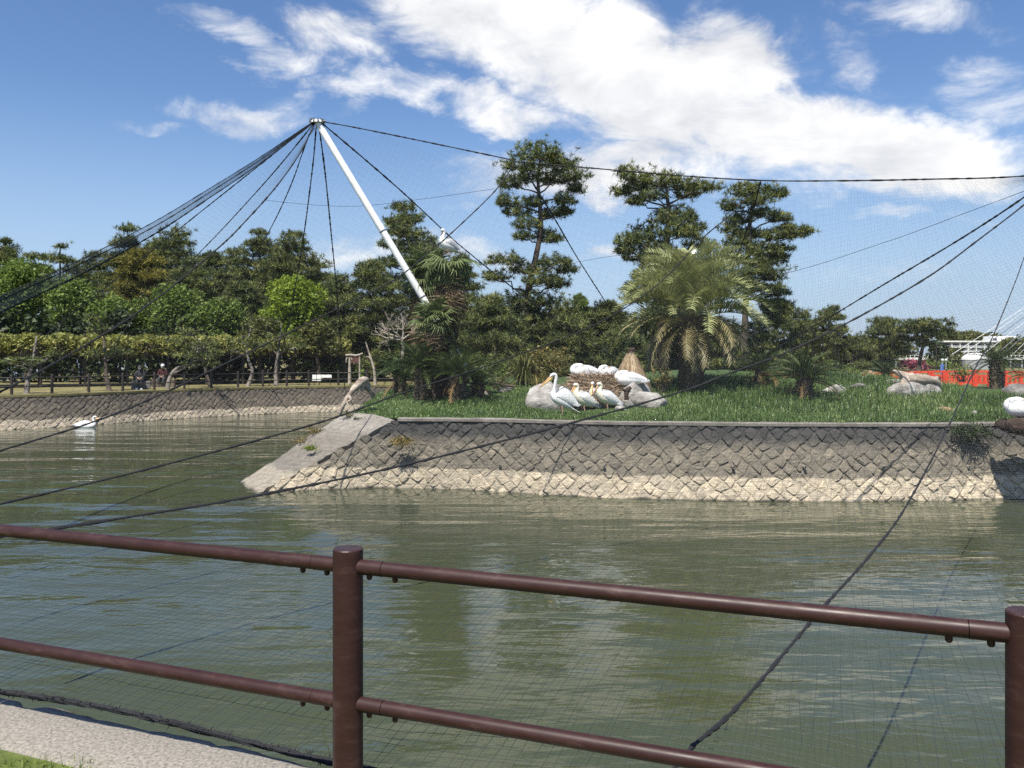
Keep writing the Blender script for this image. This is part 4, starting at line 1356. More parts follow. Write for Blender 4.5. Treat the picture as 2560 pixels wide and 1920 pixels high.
def grass_field(name, n, xr, yfun, hfun, mat, label, seed, wd=.013, ydepth=None, cat='grass'):
    r = np.random.default_rng(seed)
    x = r.uniform(xr[0], xr[1], n)
    y = yfun(x, r)
    z = z_island(x, y) - .02
    C = np.stack([x, y, z], 1)
    D = r.normal(size=(n, 3)); D[:, 2] = np.abs(D[:, 2]) + 1.1
    D /= np.linalg.norm(D, axis=1)[:, None]
    h = hfun(x, y, r)
    s = np.stack([-D[:, 1], D[:, 0], np.zeros(n)], 1)
    s /= np.maximum(np.linalg.norm(s, axis=1), 1e-4)[:, None]
    s *= (wd * r.uniform(.6, 1.4, n) / 2)[:, None]
    mid = C + D * (h * .6)[:, None]
    out = D.copy(); out[:, 2] *= r.uniform(-.1, .6, n); 
    tip = mid + out * (h * .45)[:, None]
    V = np.concatenate([np.stack([C - s, C + s, mid + s * .8], 1), np.stack([C - s, mid + s * .8, mid - s * .8], 1), np.stack([mid - s * .8, mid + s * .8, tip], 1)])
    bare = np.hypot((x - 2.3) / 1.9, (y - 22.3) / 1.2) < 1            # trampled round the nest
    h2_ = np.where(bare, .35, 1.0)
    mid = C + (mid - C) * h2_[:, None]; tip = C + (tip - C) * h2_[:, None]
    V = np.concatenate([np.stack([C - s, C + s, mid + s * .8], 1), np.stack([C - s, mid + s * .8, mid - s * .8], 1), np.stack([mid - s * .8, mid + s * .8, tip], 1)])
    t = r.uniform(.05, .95, n)
    # meadow patches: taller, paler grass in places
    t = np.clip(t * .72 + .3 * (.5 + .5 * np.sin(x * .9 + 1.3) * np.cos(y * .7)) - .02, 0, 1)
    t = np.where(r.uniform(0, 1, n) < .015, 1.3, t)            # dry stalks
    return tag(link(name, soup(name, V, mat, np.concatenate([t, t, t]))), label, cat, kind='stuff')
def yf(x, r):
    y0 = line_y(TOP, x) + np.where(r.uniform(0, 1, len(x)) < .12, .06, .17)
    y0 = np.where(x < -3.9, 20.9 + (-3.9 - x) * 7, y0)
    u = r.uniform(0, 1, len(x)) ** 1.5
    return y0 + u * (30 - y0)
def hf(x, y, r):
    h = .10 + .10 * sm((x - 1) / 5) + .05 * np.sin(x * 1.7) * np.sin(y * 1.3)
    h = h + .10 * sm((x - 8) / 4)
    edge = sm((y - line_y(TOP, x) - .1) / .7)
    return np.maximum(.05, h * (.45 + .55 * edge)) * r.uniform(.6, 1.35, len(x))
grass_field('meadow_grass', 115000, (-4.5, 14.5), yf, hf, M['grass'], 'long green grass covering the island', 901)

# weeds on the concrete nose, the wall and a dark creeper
def weed(px, py, Y, n, h, mat, seed, label, hang=False, spread=.12):
    r = np.random.default_rng(seed)
    p = np.array(W(px, py, Y))
    C = p + r.normal(size=(n, 3)) * np.array((spread, spread * .5, spread * .35))
    D = r.normal(size=(n, 3)); D[:, 2] = (-1 if hang else 1) * (np.abs(D[:, 2]) + .3)
    D /= np.linalg.norm(D, axis=1)[:, None]
    s = np.cross(D, r.normal(size=(n, 3))); s /= np.linalg.norm(s, axis=1)[:, None]; s *= .014
    L = h * r.uniform(.5, 1.2, n)
    V = np.stack([C - s, C + s, C + D * L[:, None]], 1)
    return tag(link('weed_tuft', soup('weed_tuft', V, mat, r.uniform(.2, .9, n))), label, 'weed')
weed(775, 1122, 19.7, 110, .13, M['leaf_bright'], 1, 'small bright green weed on the concrete nose', spread=.07)
weed(790, 1078, 20.55, 160, .09, M['shrub_gold'], 2, 'dry yellow weed on the upper left edge of the concrete nose')
weed(755, 1103, 20.5, 90, .08, M['shrub_gold'], 3, 'small dry weed on the lower left edge of the concrete nose')
weed(1003, 1100, 19.25, 220, .20, M['shrub_gold'], 4, 'dry brownish weed hanging on the stone wall near the nose', True, .10)
weed(2428, 1075, 18.02, 600, .20, M['leaf_dark'], 5, 'dark leafy creeper hanging over the wall top beside the driftwood', True, .20)
weed(868, 1037, 20.5, 110, .07, M['leaf_olive'], 6, 'small weed at the foot of the arched driftwood', spread=.08)
# ------------------------------------------------------------------ boulders, driftwood, nest
def boulder(name, px, py_base, Y, sx, sy, sz, mat, seed, label, sink=.12, rz=0.0, zoff=0.0, tilt=0.0):
    r = random.Random(seed)
    x, y, _ = W(px, py_base, Y)
    z = float(z_island(x, y)) + zoff
    n, m = 22, 34
    ph = [r.uniform(0, 6.28) for _ in range(6)]
    cuts = []
    for _ in range(9):
        d = Vector((r.uniform(-1, 1), r.uniform(-1, 1), r.uniform(-.2, 1))).normalized()
        cuts.append((d, r.uniform(.52, .80)))
    V, F = [], []
    for i in range(n + 1):
        th = math.pi * i / n
        for k in range(m):
            a = 2 * math.pi * k / m
            d = Vector((math.sin(th) * math.cos(a), math.sin(th) * math.sin(a), math.cos(th)))
            q = 1 + .09 * math.sin(3 * d.x + ph[0]) * math.sin(3 * d.y + ph[1]) + .06 * math.sin(6 * d.z + ph[2] + 4 * d.x) + .03 * math.sin(13 * d.x + ph[3]) * math.sin(11 * d.y + ph[4])
            for c, lim in cuts:
                t = d.dot(c) * q
                if t > lim: q *= lim / t * .92 + .08
            V.append((d.x * q * sx, d.y * q * sy, d.z * q * sz))
    for i in range(n):
        for k in range(m):
            F.append((i * m + k, (i + 1) * m + k, (i + 1) * m + (k + 1) % m, i * m + (k + 1) % m))
    me = MB().add(V, F).mesh(name, mat, True)
    o = link(name, me)
    o.location = (x, y, z + sz * (1 - 2 * sink) * .5)
    o.rotation_euler = (0, tilt, rz)
    return tag(o, label, 'rock')
boulder('boulder', 1362, 972, 22.6, .74, .45, .64, M['rock'], 3, 'big pale grey boulder behind the preening pelican', .30, .4)
boulder('boulder', 1402, 968, 22.8, .30, .40, .56, M['rock_dark'], 4, 'dark grey boulder standing in for the shaded right face of the pale one', .28, .2)  # separate dark stone in place of the pale boulder's shadowed side
boulder('boulder', 1588, 980, 22.6, .60, .45, .66, M['rock'], 5, 'pale boulder at the right foot of the nest', .3, .3)
boulder('boulder', 1622, 982, 22.3, .72, .36, .34, M['rock'], 6, 'long low pale boulder right of the nest', .28, -.2, tilt=.12)
boulder('boulder', 1262, 962, 26.0, .34, .28, .16, M['rock_dark'], 7, 'small brownish stone left of the pale boulder', .2)
boulder('boulder', 1550, 1000, 21.7, .0001 + .16, .14, .09, M['rock'], 8, 'small white stone in the grass below the nest', .25)
boulder('boulder', 2085, 972, 24.6, .48, .30, .20, M['rock'], 9, 'grey stone right of the glossy cycad', .3, .2)
boulder('boulder', 2145, 970, 25.0, .36, .26, .14, M['rock_dark'], 10, 'flat low stone between the grey stone and the driftwood rock', .3)
boulder('boulder', 2285, 990, 24.0, .86, .50, .40, M['rock'], 11, 'broad flat topped rock carrying the driftwood log', .28, .1)
boulder('boulder', 2236, 960, 25.5, .45, .26, .13, M['rock'], 12, 'white streaked low rock left of the driftwood rock', .25)
boulder('standing_stone', 2178, 940, 31.5, .27, .22, .40, M['rock_tan'], 13, 'tan upright stone before the upright cycad', .2)
boulder('boulder', 2365, 1025, 21.0, .30, .22, .15, M['rock_tan'], 14, 'orange tan stone in the grass at right', .3)
boulder('boulder', 2440, 1025, 20.7, .26, .2, .14, M['rock'], 15, 'grey stone sunk in the grass right of the orange one', .3)
boulder('boulder', 2545, 975, 24.5, .6, .4, .30, M['rock_dark'], 16, 'grey rock at the right edge below the cycad', .3)

def driftwood(name, px_pts, rad, mat, label, sides=9, branches=(), cat='driftwood'):
    """a twisted log through traced points [(px,py,Y)...]"""
    P = crom([W(*p) for p in px_pts], 5)
    rr = np.interp(np.linspace(0, 1, len(P)), np.linspace(0, 1, len(rad)), rad)
    root = thing(name, tuple(P[0]), label, cat)
    MB().tube([tuple(p) for p in P], list(rr), sides, .16).build('log', mat, root, smooth=True)
    for b, br in branches:
        Q = crom([W(*p) for p in b], 4)
        r2 = np.interp(np.linspace(0, 1, len(Q)), np.linspace(0, 1, len(br)), br)
        MB().tube([tuple(p) for p in Q], list(r2), 7, .16).build('branch', mat, root, smooth=True)
    return root
driftwood('driftwood', [(846, 1043, 20.9), (858, 1012, 20.9), (868, 995, 21.0), (882, 975, 21.1), (900, 957, 21.3), (909, 951, 21.5), (914, 958, 21.7), (917, 972, 21.8)], [.035, .06, .055, .075, .095, .11, .12, .09], M['drift'],
          'arched pale driftwood standing at the island left tip', branches=[
              ([(912, 960, 21.6), (924, 976, 21.7), (932, 985, 21.8), (930, 996, 21.8)], [.09, .08, .07, .05]),
              ([(909, 957, 21.5), (904, 970, 21.4), (906, 978, 21.4)], [.08, .05, .03]),
              ([(872, 990, 21.0), (877, 1000, 20.9), (868, 1006, 20.9), (874, 1020, 20.8)], [.045, .035, .025, .01]),
              ([(895, 962, 21.2), (893, 972, 21.2), (888, 977, 21.1)], [.06, .04, .02])])
driftwood('driftwood', [(2233, 926, 24.0), (2252, 936, 24.0), (2275, 945, 23.9), (2305, 948, 23.8), (2335, 952, 23.9), (2350, 962, 24.0)], [.03, .10, .17, .15, .12, .07], M['drift'],
          'pale driftwood log with a raised horn lying on the flat rock', branches=[
              ([(2270, 945, 23.9), (2262, 956, 23.8), (2256, 966, 23.8)], [.13, .12, .10]),
              ([(2330, 950, 23.9), (2342, 944, 24.0), (2350, 950, 24.1)], [.05, .05, .03])])
driftwood('driftwood', [(1150, 975, 25.2), (1200, 960, 25.5), (1240, 962, 25.8), (1290, 966, 26)], [.03, .05, .06, .03], M['timber'], 'thin fallen branch lying in the grass left of the pale boulder')
# rotten log that juts out over the wall at the right edge
driftwood('rotten_log', [(2492, 1062, 17.75), (2515, 1064, 17.45), (2545, 1066, 17.2), (2590, 1070, 17.0), (2680, 1072, 17.2)], [.06, .13, .19, .22, .2], M['drift_dark'],
          'rotten dark log jutting over the wall at the right edge', branches=[
              ([(2490, 1058, 17.72), (2506, 1053, 17.55), (2525, 1053, 17.4)], [.03, .055, .05]),
              ([(2525, 1056, 17.5), (2550, 1051, 17.3), (2600, 1052, 17.1)], [.06, .085, .08]),
              ([(2536, 1070, 17.1), (2560, 1070, 16.95), (2600, 1068, 16.9)], [.05, .08, .08])])
driftwood('stump', [(1566, 1000, 21.8), (1566, 985, 21.8), (1570, 974, 21.8), (1578, 968, 21.8)], [.06, .065, .075, .035], M['drift_dark'], 'dark broken stump at the foot of the nest boulder', branches=[
    ([(1566, 980, 21.8), (1558, 974, 21.75), (1553, 975, 21.7)], [.05, .035, .015])], cat='stump')

def stick_pile(cx, cy, n, R_, H, seed, mat, wd=.014, ln=(.25, .7)):
    r = np.random.default_rng(seed)
    a = r.uniform(0, 6.283, n)
    t = r.uniform(0, 1, n)
    rad = R_ * (1 - .42 * t) * r.uniform(.75, 1.03, n)
    z0 = float(z_island(cx, cy))
    C = np.stack([cx + np.cos(a) * rad, cy + np.sin(a) * rad * .8, z0 + H * t], 1)
    D = np.stack([-np.sin(a), np.cos(a), np.zeros(n)], 1) + r.normal(size=(n, 3)) * np.array((.55, .55, .38))
    D /= np.linalg.norm(D, axis=1)[:, None]
    L = r.uniform(ln[0], ln[1], n)
    s = np.cross(D, r.normal(size=(n, 3))); s /= np.linalg.norm(s, axis=1)[:, None]; s *= wd / 2
    u = np.cross(D, s)
    A, B = C - D * (L / 2)[:, None], C + D * (L / 2)[:, None]
    Vs = []
    for p, q in ((s, u), (u, -s), (-s, -u), (-u, s)):
        Vs += [np.stack([A + p, A + q, B + q * .6], 1), np.stack([A + p, B + q * .6, B + p * .6], 1)]
    tt = r.uniform(0, 1, n)
    return np.concatenate(Vs), np.concatenate([tt] * 8)
nx, ny_, _ = W(1490, 975, 22.9)
nz = float(z_island(nx, ny_))
nest = thing('stick_nest', (nx, ny_, nz), 'big pelican nest heaped from dry brown sticks', 'nest')
V, t = stick_pile(nx, ny_, 3200, 1.02, .80, 11, M['stick'])
tag(link('sticks', soup('sticks', V, M['stick'], t), nest), kind='stuff')
mb = MB(); Vc, Fc = [], []                                        # packed straw core
for i in range(7):
    for k in range(20):
        a = 6.2832 * k / 20
        q = (1.0, .97, .86, .74, .62, .3, .02)[i] * (1 + random.uniform(-.05, .05)) * .93
        Vc.append((nx + math.cos(a) * q * .98, ny_ + math.sin(a) * q * .78, nz + (-.05, .15, .38, .6, .72, .66, .64)[i] + random.uniform(-.02, .02)))
for i in range(6):
    for k in range(20):
        Fc.append((i * 20 + k, i * 20 + (k + 1) % 20, (i + 1) * 20 + (k + 1) % 20, (i + 1) * 20 + k))
mb.add(Vc, Fc).build('straw_core', mat_noise('packed_straw', [(.3, (.17, .115, .07)), (.7, (.42, .31, .20))], 20, .95, .03, 40), nest)

# cone of dead leaves hanging round an old stump
def straw_cone():
    x, y, _ = W(1577, 935, 24.0); z = float(z_island(x, y))
    zt = W(0, 882, 24.0)[2]
    root = thing('thatched_stump', (x, y, z), 'cone of dry straw coloured leaves round a stump behind the nest', 'stump')
    H = zt - z
    r = np.random.default_rng(5)
    n = 1500
    a = r.uniform(0, 6.283, n)
    t0 = r.uniform(0, .55, n); L = r.uniform(.35, .75, n)
    t1 = np.minimum(1.05, t0 + L)
    def P(a, t, k):
        q = (.10 + .50 * t ** .85) * k
        return np.stack([x + np.cos(a) * q, y + np.sin(a) * q, z + H * (1 - t)], 1)
    k = r.uniform(.9, 1.12, n)
    A = P(a - .05, t0, k); B = P(a + .05, t0, k); Cc = P(a + r.normal(size=n) * .1, t1, k * r.uniform(1, 1.12, n))
    link('dead_leaves', soup('dead_leaves', np.stack([A, B, Cc], 1), M['straw'], r.uniform(0, 1, n)), root)
    MB().tube([(x, y, z - .05), (x, y, z + H * .5), (x, y, z + H), (x, y, z + H + .07)], [.45, .25, .09, .05], 10, .1).build('stump_core', M['timber'], root)
    MB().tube([(x - .05, y, z + H - .02), (x - .01, y - .02, z + H + .09), (x + .07, y, z + H + .10), (x + .10, y, z + H + .04)], [.05, .06, .07, .04], 8, .2).build('stump_top', M['drift_dark'], root)
straw_cone()

# ------------------------------------------------------------------ pelicans
def loft(path, per=5, sides=14):
    """closed skin round a path in the x-z plane; rows are x, z, half width (y), half height"""
    Q = crom(path, per)
    n = len(Q)
    V, F = [], []
    for i in range(n):
        d = Q[min(i + 1, n - 1), :2] - Q[max(i - 1, 0), :2]
        d /= max(np.linalg.norm(d), 1e-9)
        nx_, nz_ = -d[1], d[0]
        for k in range(sides):
            a = 2 * math.pi * k / sides
            h = math.sin(a) * max(Q[i, 3], .003)
            V.append((Q[i, 0] + nx_ * h, math.cos(a) * max(Q[i, 2], .003), Q[i, 1] + nz_ * h))
    for i in range(n - 1):
        for k in range(sides):
            j = (k + 1) % sides
            F.append((i * sides + k, (i + 1) * sides + k, (i + 1) * sides + j, i * sides + j))
    F.append(tuple(range(sides))); F.append(tuple((n - 1) * sides + k for k in range(sides))[::-1])
    return V, F

POSES = {
    # x forward, z up, metres; last rows are the head
    'preen': dict(body=[(-.30, .15, .04, .015), (-.22, .21, .085, .05), (-.10, .30, .13, .12), (.04, .40, .15, .15), (.16, .475, .125, .13), (.215, .55, .07, .085), (.205, .64, .046, .05), (.185, .75, .038, .041),
                        (.165, .86, .036, .040), (.15, .95, .038, .042), (.165, 1.02, .042, .044), (.21, 1.045, .046, .046), (.265, 1.02, .040, .040), (.30, .985, .028, .03)],
                  bill=((.27, 1.01), (.60, .70)), tail=[(-.20, .22), (-.44, .08)], wing=[(.16, .50, .07), (-.02, .50, .15), (-.22, .40, .13), (-.40, .28, .05)], raise_=.10, legs=True),
    'stand': dict(body=[(-.34, .16, .04, .015), (-.25, .20, .08, .05), (-.10, .28, .13, .12), (.05, .37, .15, .155), (.15, .46, .125, .13), (.195, .53, .085, .10), (.18, .585, .056, .062), (.16, .63, .046, .05),
                        (.15, .67, .044, .048), (.17, .715, .048, .05), (.22, .73, .048, .046), (.265, .71, .030, .03)],
                  bill=((.22, .71), (.45, .40)), tail=[(-.22, .2), (-.46, .12)], wing=[(.15, .44, .06), (.0, .42, .14), (-.2, .32, .12), (-.42, .2, .04)], raise_=.02, legs=True),
    'sit': dict(body=[(-.40, .13, .05, .015), (-.30, .15, .10, .06), (-.12, .17, .16, .13), (.08, .18, .18, .155), (.22, .19, .14, .14), (.295, .24, .09, .09), (.295, .295, .062, .062), (.25, .335, .055, .055),
                      (.18, .352, .05, .05), (.11, .352, .052, .05), (.05, .345, .034, .034)],
                bill=((.08, .355), (-.22, .315)), tail=[(-.3, .16), (-.47, .12)], wing=[(.18, .22, .07), (.0, .24, .13), (-.2, .22, .10), (-.40, .17, .04)], raise_=0, legs=False),
    'swim': dict(body=[(-.46, .16, .05, .015), (-.34, .13, .11, .07), (-.14, .10, .17, .14), (.08, .09, .18, .15), (.24, .11, .14, .13), (.315, .18, .075, .09), (.315, .27, .05, .055), (.29, .36, .042, .044),
                       (.29, .43, .042, .044), (.325, .475, .046, .046), (.375, .475, .044, .042), (.415, .455, .028, .028)],
                 bill=((.37, .465), (.66, .33)), tail=[(-.36, .15), (-.54, .16)], wing=[(.18, .18, .07), (0, .2, .13), (-.2, .19, .10), (-.44, .16, .04)], raise_=0, legs=False),
    'perch': dict(body=[(-.38, .10, .05, .015), (-.28, .14, .10, .06), (-.10, .20, .15, .13), (.06, .27, .16, .15), (.16, .36, .12, .12), (.18, .45, .07, .08), (.155, .53, .05, .052), (.13, .60, .045, .046),
                        (.14, .66, .046, .048), (.18, .685, .046, .045), (.225, .66, .030, .03)],
                  bill=((.19, .665), (.25, .33)), tail=[(-.25, .14), (-.48, .06)], wing=[(.15, .32, .06), (.0, .33, .14), (-.2, .23, .12), (-.40, .12, .04)], raise_=.0, legs=True),
}
PEL = {}
def pelican_meshes(pose):
    if pose in PEL: return PEL[pose]
    d = POSES[pose]
    out = []
    V, F = loft(d['body'])
    me = bpy.data.meshes.new('body'); me.from_pydata(V, [], F); me.polygons.foreach_set('use_smooth', [True] * len(F))
    out.append(('body', me, 'feather'))
    (bx, bz), (tx, tz) = d['bill']
    ux, uz = tx - bx, tz - bz
    L = math.hypot(ux, uz); ux /= L; uz /= L
    dn = (uz, -ux) if -ux < 0 else (-uz, ux)                  # downwards from the bill
    row = lambda t, off, w, h: (bx + ux * L * t + dn[0] * off, bz + uz * L * t + dn[1] * off, w, h)
    V, F = loft([row(-.06, 0, .026, .026), row(.15, -.004, .024, .018), (row(.5, -.004, .020, .012)), row(.85, -.002, .018, .010), row(.97, .006, .010, .010), row(1.02, .022, .004, .006)], 3, 8)
    me = bpy.data.meshes.new('upper_bill'); me.from_pydata(V, [], F); me.polygons.foreach_set('use_smooth', [True] * len(F))
    out.append(('upper_bill', me, 'bill'))
    V, F = loft([row(-.08, .022, .022, .020), row(.15, .038, .024, .034), row(.45, .032, .020, .026), row(.8, .018, .012, .012), row(.96, .012, .005, .005)], 3, 8)
    me = bpy.data.meshes.new('pouch'); me.from_pydata(V, [], F); me.polygons.foreach_set('use_smooth', [True] * len(F))
    out.append(('pouch', me, 'pouch'))
    hx, hz = d['body'][-3][0], d['body'][-3][1]
    # folded wings: curved shells with a scalloped trailing edge
    for sgn in (-1, 1):
        P = crom([(x, z, h) for x, z, h in d['wing']], 6)
        V, F = [], []
        n, m = len(P), 9
        for i, (x, z, h) in enumerate(P):
            t = i / (n - 1)
            w = (.075 + .105 * math.sin(math.pi * min(1, t * .9 + .12))) * (1 - .35 * t)
            for k in range(m):
                s = k / (m - 1) * 2 - 1
                up = h * s * (-1)
                edge = .018 * (i % 2) if k == m - 1 else 0
                lift = d['raise_'] * max(0, -s) * math.sin(math.pi * t) * 1.0
                V.append((x, sgn * (w * (1 - .32 * s * s) + .022), z + up + edge + lift))
        for i in range(n - 1):
            for k in range(m - 1):
                q = (i * m + k, (i + 1) * m + k, (i + 1) * m + k + 1, i * m + k + 1)
                F.append(q if sgn < 0 else q[::-1])
        n0 = len(V)                                           # thickness
        V += [(a, b - sgn * .02, c) for a, b, c in V]
        F += [tuple(i + n0 for i in f[::-1]) for f in list(F)]
        rim = [k for k in range(m)] + [i * m + m - 1 for i in range(1, n)] + [(n - 1) * m + k for k in range(m - 2, -1, -1)] + [i * m for i in range(n - 2, 0, -1)]
        for a, b in zip(rim, rim[1:] + rim[:1]):
            F.append((a, b, b + n0, a + n0))
        me = bpy.data.meshes.new('wing'); me.from_pydata(V, [], F); me.polygons.foreach_set('use_smooth', [True] * len(F))
        out.append(('wing', me, 'wing'))
    # dark flight feathers at the wing ends
    for sgn in (-1, 1):
        x, z, h = d['wing'][-1]; x2, z2, h2 = d['wing'][-2]
        V, F = [], []
        for k in range(4):
            o = -.03 + .02 * k
            V0, F0 = loft([(x2 * .7 + x * .3, z2 * .7 + z * .3 - .05 + o, .006, .02), ((x + x2) / 2 - .02, (z + z2) / 2 - .05 + o, .007, .022), (x - .02 - .02 * k, z - .03 + o * .7, .004, .008)], 3, 6)
            nb_ = len(V); V += [(a, b + sgn * (.105 - .01 * k), c) for a, b, c in V0]; F += [tuple(i + nb_ for i in f) for f in F0]
        me = bpy.data.meshes.new('flight_feathers'); me.from_pydata(V, [], F)
        out.append(('flight_feathers', me, 'grey'))
    (ax, az), (cx_, cz_) = d['tail']
    V, F = loft([(ax, az, .06, .03), ((ax + cx_) / 2, (az + cz_) / 2, .075, .016), (cx_, cz_, .085, .007)], 3, 10)
    me = bpy.data.meshes.new('tail'); me.from_pydata(V, [], F)
    out.append(('tail', me, 'feather'))
    for sgn in (-1, 1):
        mb = MB()
        mb.add(*loft([(hx + .012, hz + .016, .003, .003), (hx + .02, hz + .016, .009, .009), (hx + .028, hz + .016, .003, .003)], 3, 8))
        me = mb.mesh('eye', None, True)
        for v in me.vertices: v.co.y += sgn * .040
        out.append(('eye', me, 'black'))
        if d['legs']:
            lx = .02
            mb = MB().tube([(lx - .02, sgn * .075, .30), (lx - .01, sgn * .075, .17), (lx - .03, sgn * .075, .09), (lx, sgn * .075, .015)], [.045, .022, .014, .014], 8)
            mb.add([(lx - .05, sgn * .075, .008), (lx + .12, sgn * .075 - .055, .006), (lx + .14, sgn * .075, .006), (lx + .12, sgn * .075 + .055, .006), (lx, sgn * .075, .03)],
                   [(0, 1, 4), (1, 2, 4), (2, 3, 4), (3, 0, 4), (0, 3, 2, 1)])
            out.append(('leg', mb.mesh('leg', None, True), 'leg'))
    # ragged nape crest
    r = random.Random(len(pose))
    mb = MB()
    bxk = d['body'][-4]
    for k in range(7):
        y0 = r.uniform(-.02, .02)
        mb.add([(bxk[0] - .02, y0 - .008, bxk[1] + .02), (bxk[0] - .02, y0 + .008, bxk[1] + .02), (bxk[0] - r.uniform(.06, .10), y0 * 1.6, bxk[1] - r.uniform(.01, .06))], [(0, 1, 2)])
    out.append(('crest', mb.mesh('crest', None), 'feather'))
    PEL[pose] = out
    return out

def pelican(px, py, Y, pose, yaw, label, sc=1.0, plumage='white_feather', z=None, mats=None):
    """yaw 0 faces right in the picture, 180 left"""
    x, y, zz = W(px, py, Y)
    z = zz if z is None else z
    root = thing('pelican', (x, y, z), label, 'pelican', 'white pelicans of the aviary', R(yaw))
    root.scale = (sc, sc, sc)
    mm_ = dict(feather=M[plumage], bill=M['bill'], pouch=M['pouch'], wing=M['white_feather'], grey=M['grey_feather'], black=M['black'], leg=M['leg'])
    if mats: mm_.update(mats)
    for nm, me, key in pelican_meshes(pose):
        me2 = me
        if not me.materials: me.materials.append(mm_[key])
        o = bpy.data.objects.new(nm, me2)
        col.objects.link(o)
        o.parent = root
        o.material_slots[0].link = 'OBJECT'
        o.material_slots[0].material = mm_[key]
    return root
def gz(px, py, Y):
    x, y, _ = W(px, py, Y)
    return float(z_island(x, y))
# the ground row under each bird is the place where its feet stand
pelican(1405, 1033, 20.6, 'preen', 186, 'tall white pelican preening at the front of the group, bill pointing down left', .98, z=gz(1405, 1033, 20.6))
pelican(1458, 1002, 22.0, 'stand', 200, 'cream breasted pelican right behind the preening one, bill lowered to the left', 1.05, 'cream_feather', z=gz(1458, 1002, 22.0) - .09)
pelican(1484, 1000, 22.4, 'stand', 256, 'white pelican in the middle with a bright yellow bill held down', 1.0, z=gz(1487, 1000, 22.3) - .09, mats=dict(bill=M['pouch']))
pelican(1516, 1000, 21.9, 'stand', 197, 'cream breasted pelican on the right of the standing group with grey brown bill', 1.0, 'cream_feather', z=gz(1514, 1000, 21.9) - .09, mats=dict(pouch=M['drift']))
pelican(1462, 920, 23.0, 'sit', 190, 'white pelican sitting on the left of the nest top with head tucked', 1.12, z=nz + .66)
pelican(1521, 925, 22.9, 'sit', 222, 'white pelican sitting on the nest centre, turned towards the camera', 1.1, z=nz + .63)
pelican(1575, 945, 22.5, 'sit', 172, 'white pelican sitting on the pale boulder right of the nest', 1.12, z=gz(1575, 945, 22.5) + .44)
pelican(1120, 644, 23.85, 'perch', 215, 'grey white pelican perched on top of the fan palm', 1.0, z=W(0, 636, 23.85)[2], mats=dict(wing=M['grey_feather'], bill=M['drift'], pouch=M['drift']))
pelican(216, 1068, 36.0, 'swim', 4, 'white pelican swimming on the pond at far left', 1.02, z=-.03)
pelican(2564, 1050, 17.3, 'sit', 168, 'white pelican resting on the rotten log at the right edge', 1.12, z=W(0, 1052, 17.3)[2] + .05)
# ------------------------------------------------------------------ across the pond: fence, pergola, board, people
def far_line(x):                                       # the wall top, a little inland
    p = np.array(FAR_TOP)
    return float(np.interp(x, p[:, 0], p[:, 1]))
fence = thing('bank_fence', (-16, 42, FAR_Z), 'low dark brown post and rail fence along the far bank', 'fence')
posts = []
for px in (-70, 29, 130, 222, 307, 386, 461, 528, 595, 657, 717, 772, 846, 917, 990, 1060):
    Y = 40.0
    for _ in range(20):
        Y = far_line((px - CX) / FPX * Y) + .85
    x = (px - CX) / FPX * Y
    posts.append((x, Y))
    MB().tube([(x, Y, FAR_Z - .1), (x, Y, FAR_Z + .86), (x, Y, FAR_Z + .88)], [.065, .065, .05], 8).build('post', M['post_far'], fence)
for (a, b) in zip(posts, posts[1:]):
    for z, r in ((.74, .030), (.36, .026)):
        MB().tube([(a[0], a[1], FAR_Z + z), (b[0], b[1], FAR_Z + z)], r, 6).build('rail', M['post_far'], fence)

# wisteria pergola: posts, beams, leaves on top, blossom strings hanging below
perg = thing('wisteria_pergola', (-18, 48, FAR_Z), 'long wisteria pergola with yellow green leaf roof and hanging blossom', 'pergola')
PA, PB = np.array((-31.0, 41.5)), np.array((-10.8, 53.5))
dirp = (PB - PA) / np.linalg.norm(PB - PA); nrm = np.array((-dirp[1], dirp[0]))
Lp = np.linalg.norm(PB - PA)
for i in range(12):
    for w in (0, 4.0):
        p = PA + dirp * (Lp * i / 11) + nrm * w
        MB().tube([(p[0], p[1], FAR_Z - .1), (p[0] + .02, p[1], FAR_Z + 2.2), (p[0], p[1], FAR_Z + 2.95)], [.075, .065, .06], 7).build('post', M['post_far'], perg)
for w in (0, 2.0, 4.0):
    a = PA + nrm * w; b = PB + nrm * w
    MB().beam((a[0], a[1], FAR_Z + 2.2), (b[0], b[1], FAR_Z + 2.2), .10, .12).build('beam', M['timber'], perg)
for i in range(24):
    a = PA + dirp * (Lp * i / 23) - nrm * .5; b = a + nrm * 5.0
    MB().beam((a[0], a[1], FAR_Z + 2.32), (b[0], b[1], FAR_Z + 2.32), .06, .08).build('rafter', M['timber'], perg)
rng = np.random.default_rng(31)
n = 48000
s_ = rng.uniform(-.01, 1.01, n) * Lp; w_ = rng.uniform(-.7, 4.7, n)
zc = FAR_Z + 2.50 + .08 * np.sin(s_ * 1.9) * np.sin(w_ * 1.3 + s_) + .07 * np.sin(s_ * 4.3 + 1) + rng.uniform(-.34, .34, n)
zc = np.where(w_ < -.2, zc - rng.uniform(0, .45, n), zc)
C = np.stack([PA[0] + dirp[0] * s_ + nrm[0] * w_, PA[1] + dirp[1] * s_ + nrm[1] * w_, zc], 1)
Nn = unit(n, .9); a_ = np.cross(Nn, unit(n)); a_ /= np.linalg.norm(a_, axis=1)[:, None]; b_ = np.cross(Nn, a_)
sz = .15 * rng.uniform(.6, 1.3, n)
V = np.concatenate([np.stack([C + a_ * sz[:, None], C + b_ * (sz * .45)[:, None], C - a_ * sz[:, None]], 1), np.stack([C + a_ * sz[:, None], C - a_ * sz[:, None], C - b_ * (sz * .45)[:, None]], 1)])
t = rng.uniform(.1, .9, n)
tag(link('leaf_roof', soup('leaf_roof', V, M['wisteria'], np.concatenate([t, t])), perg), kind='stuff')
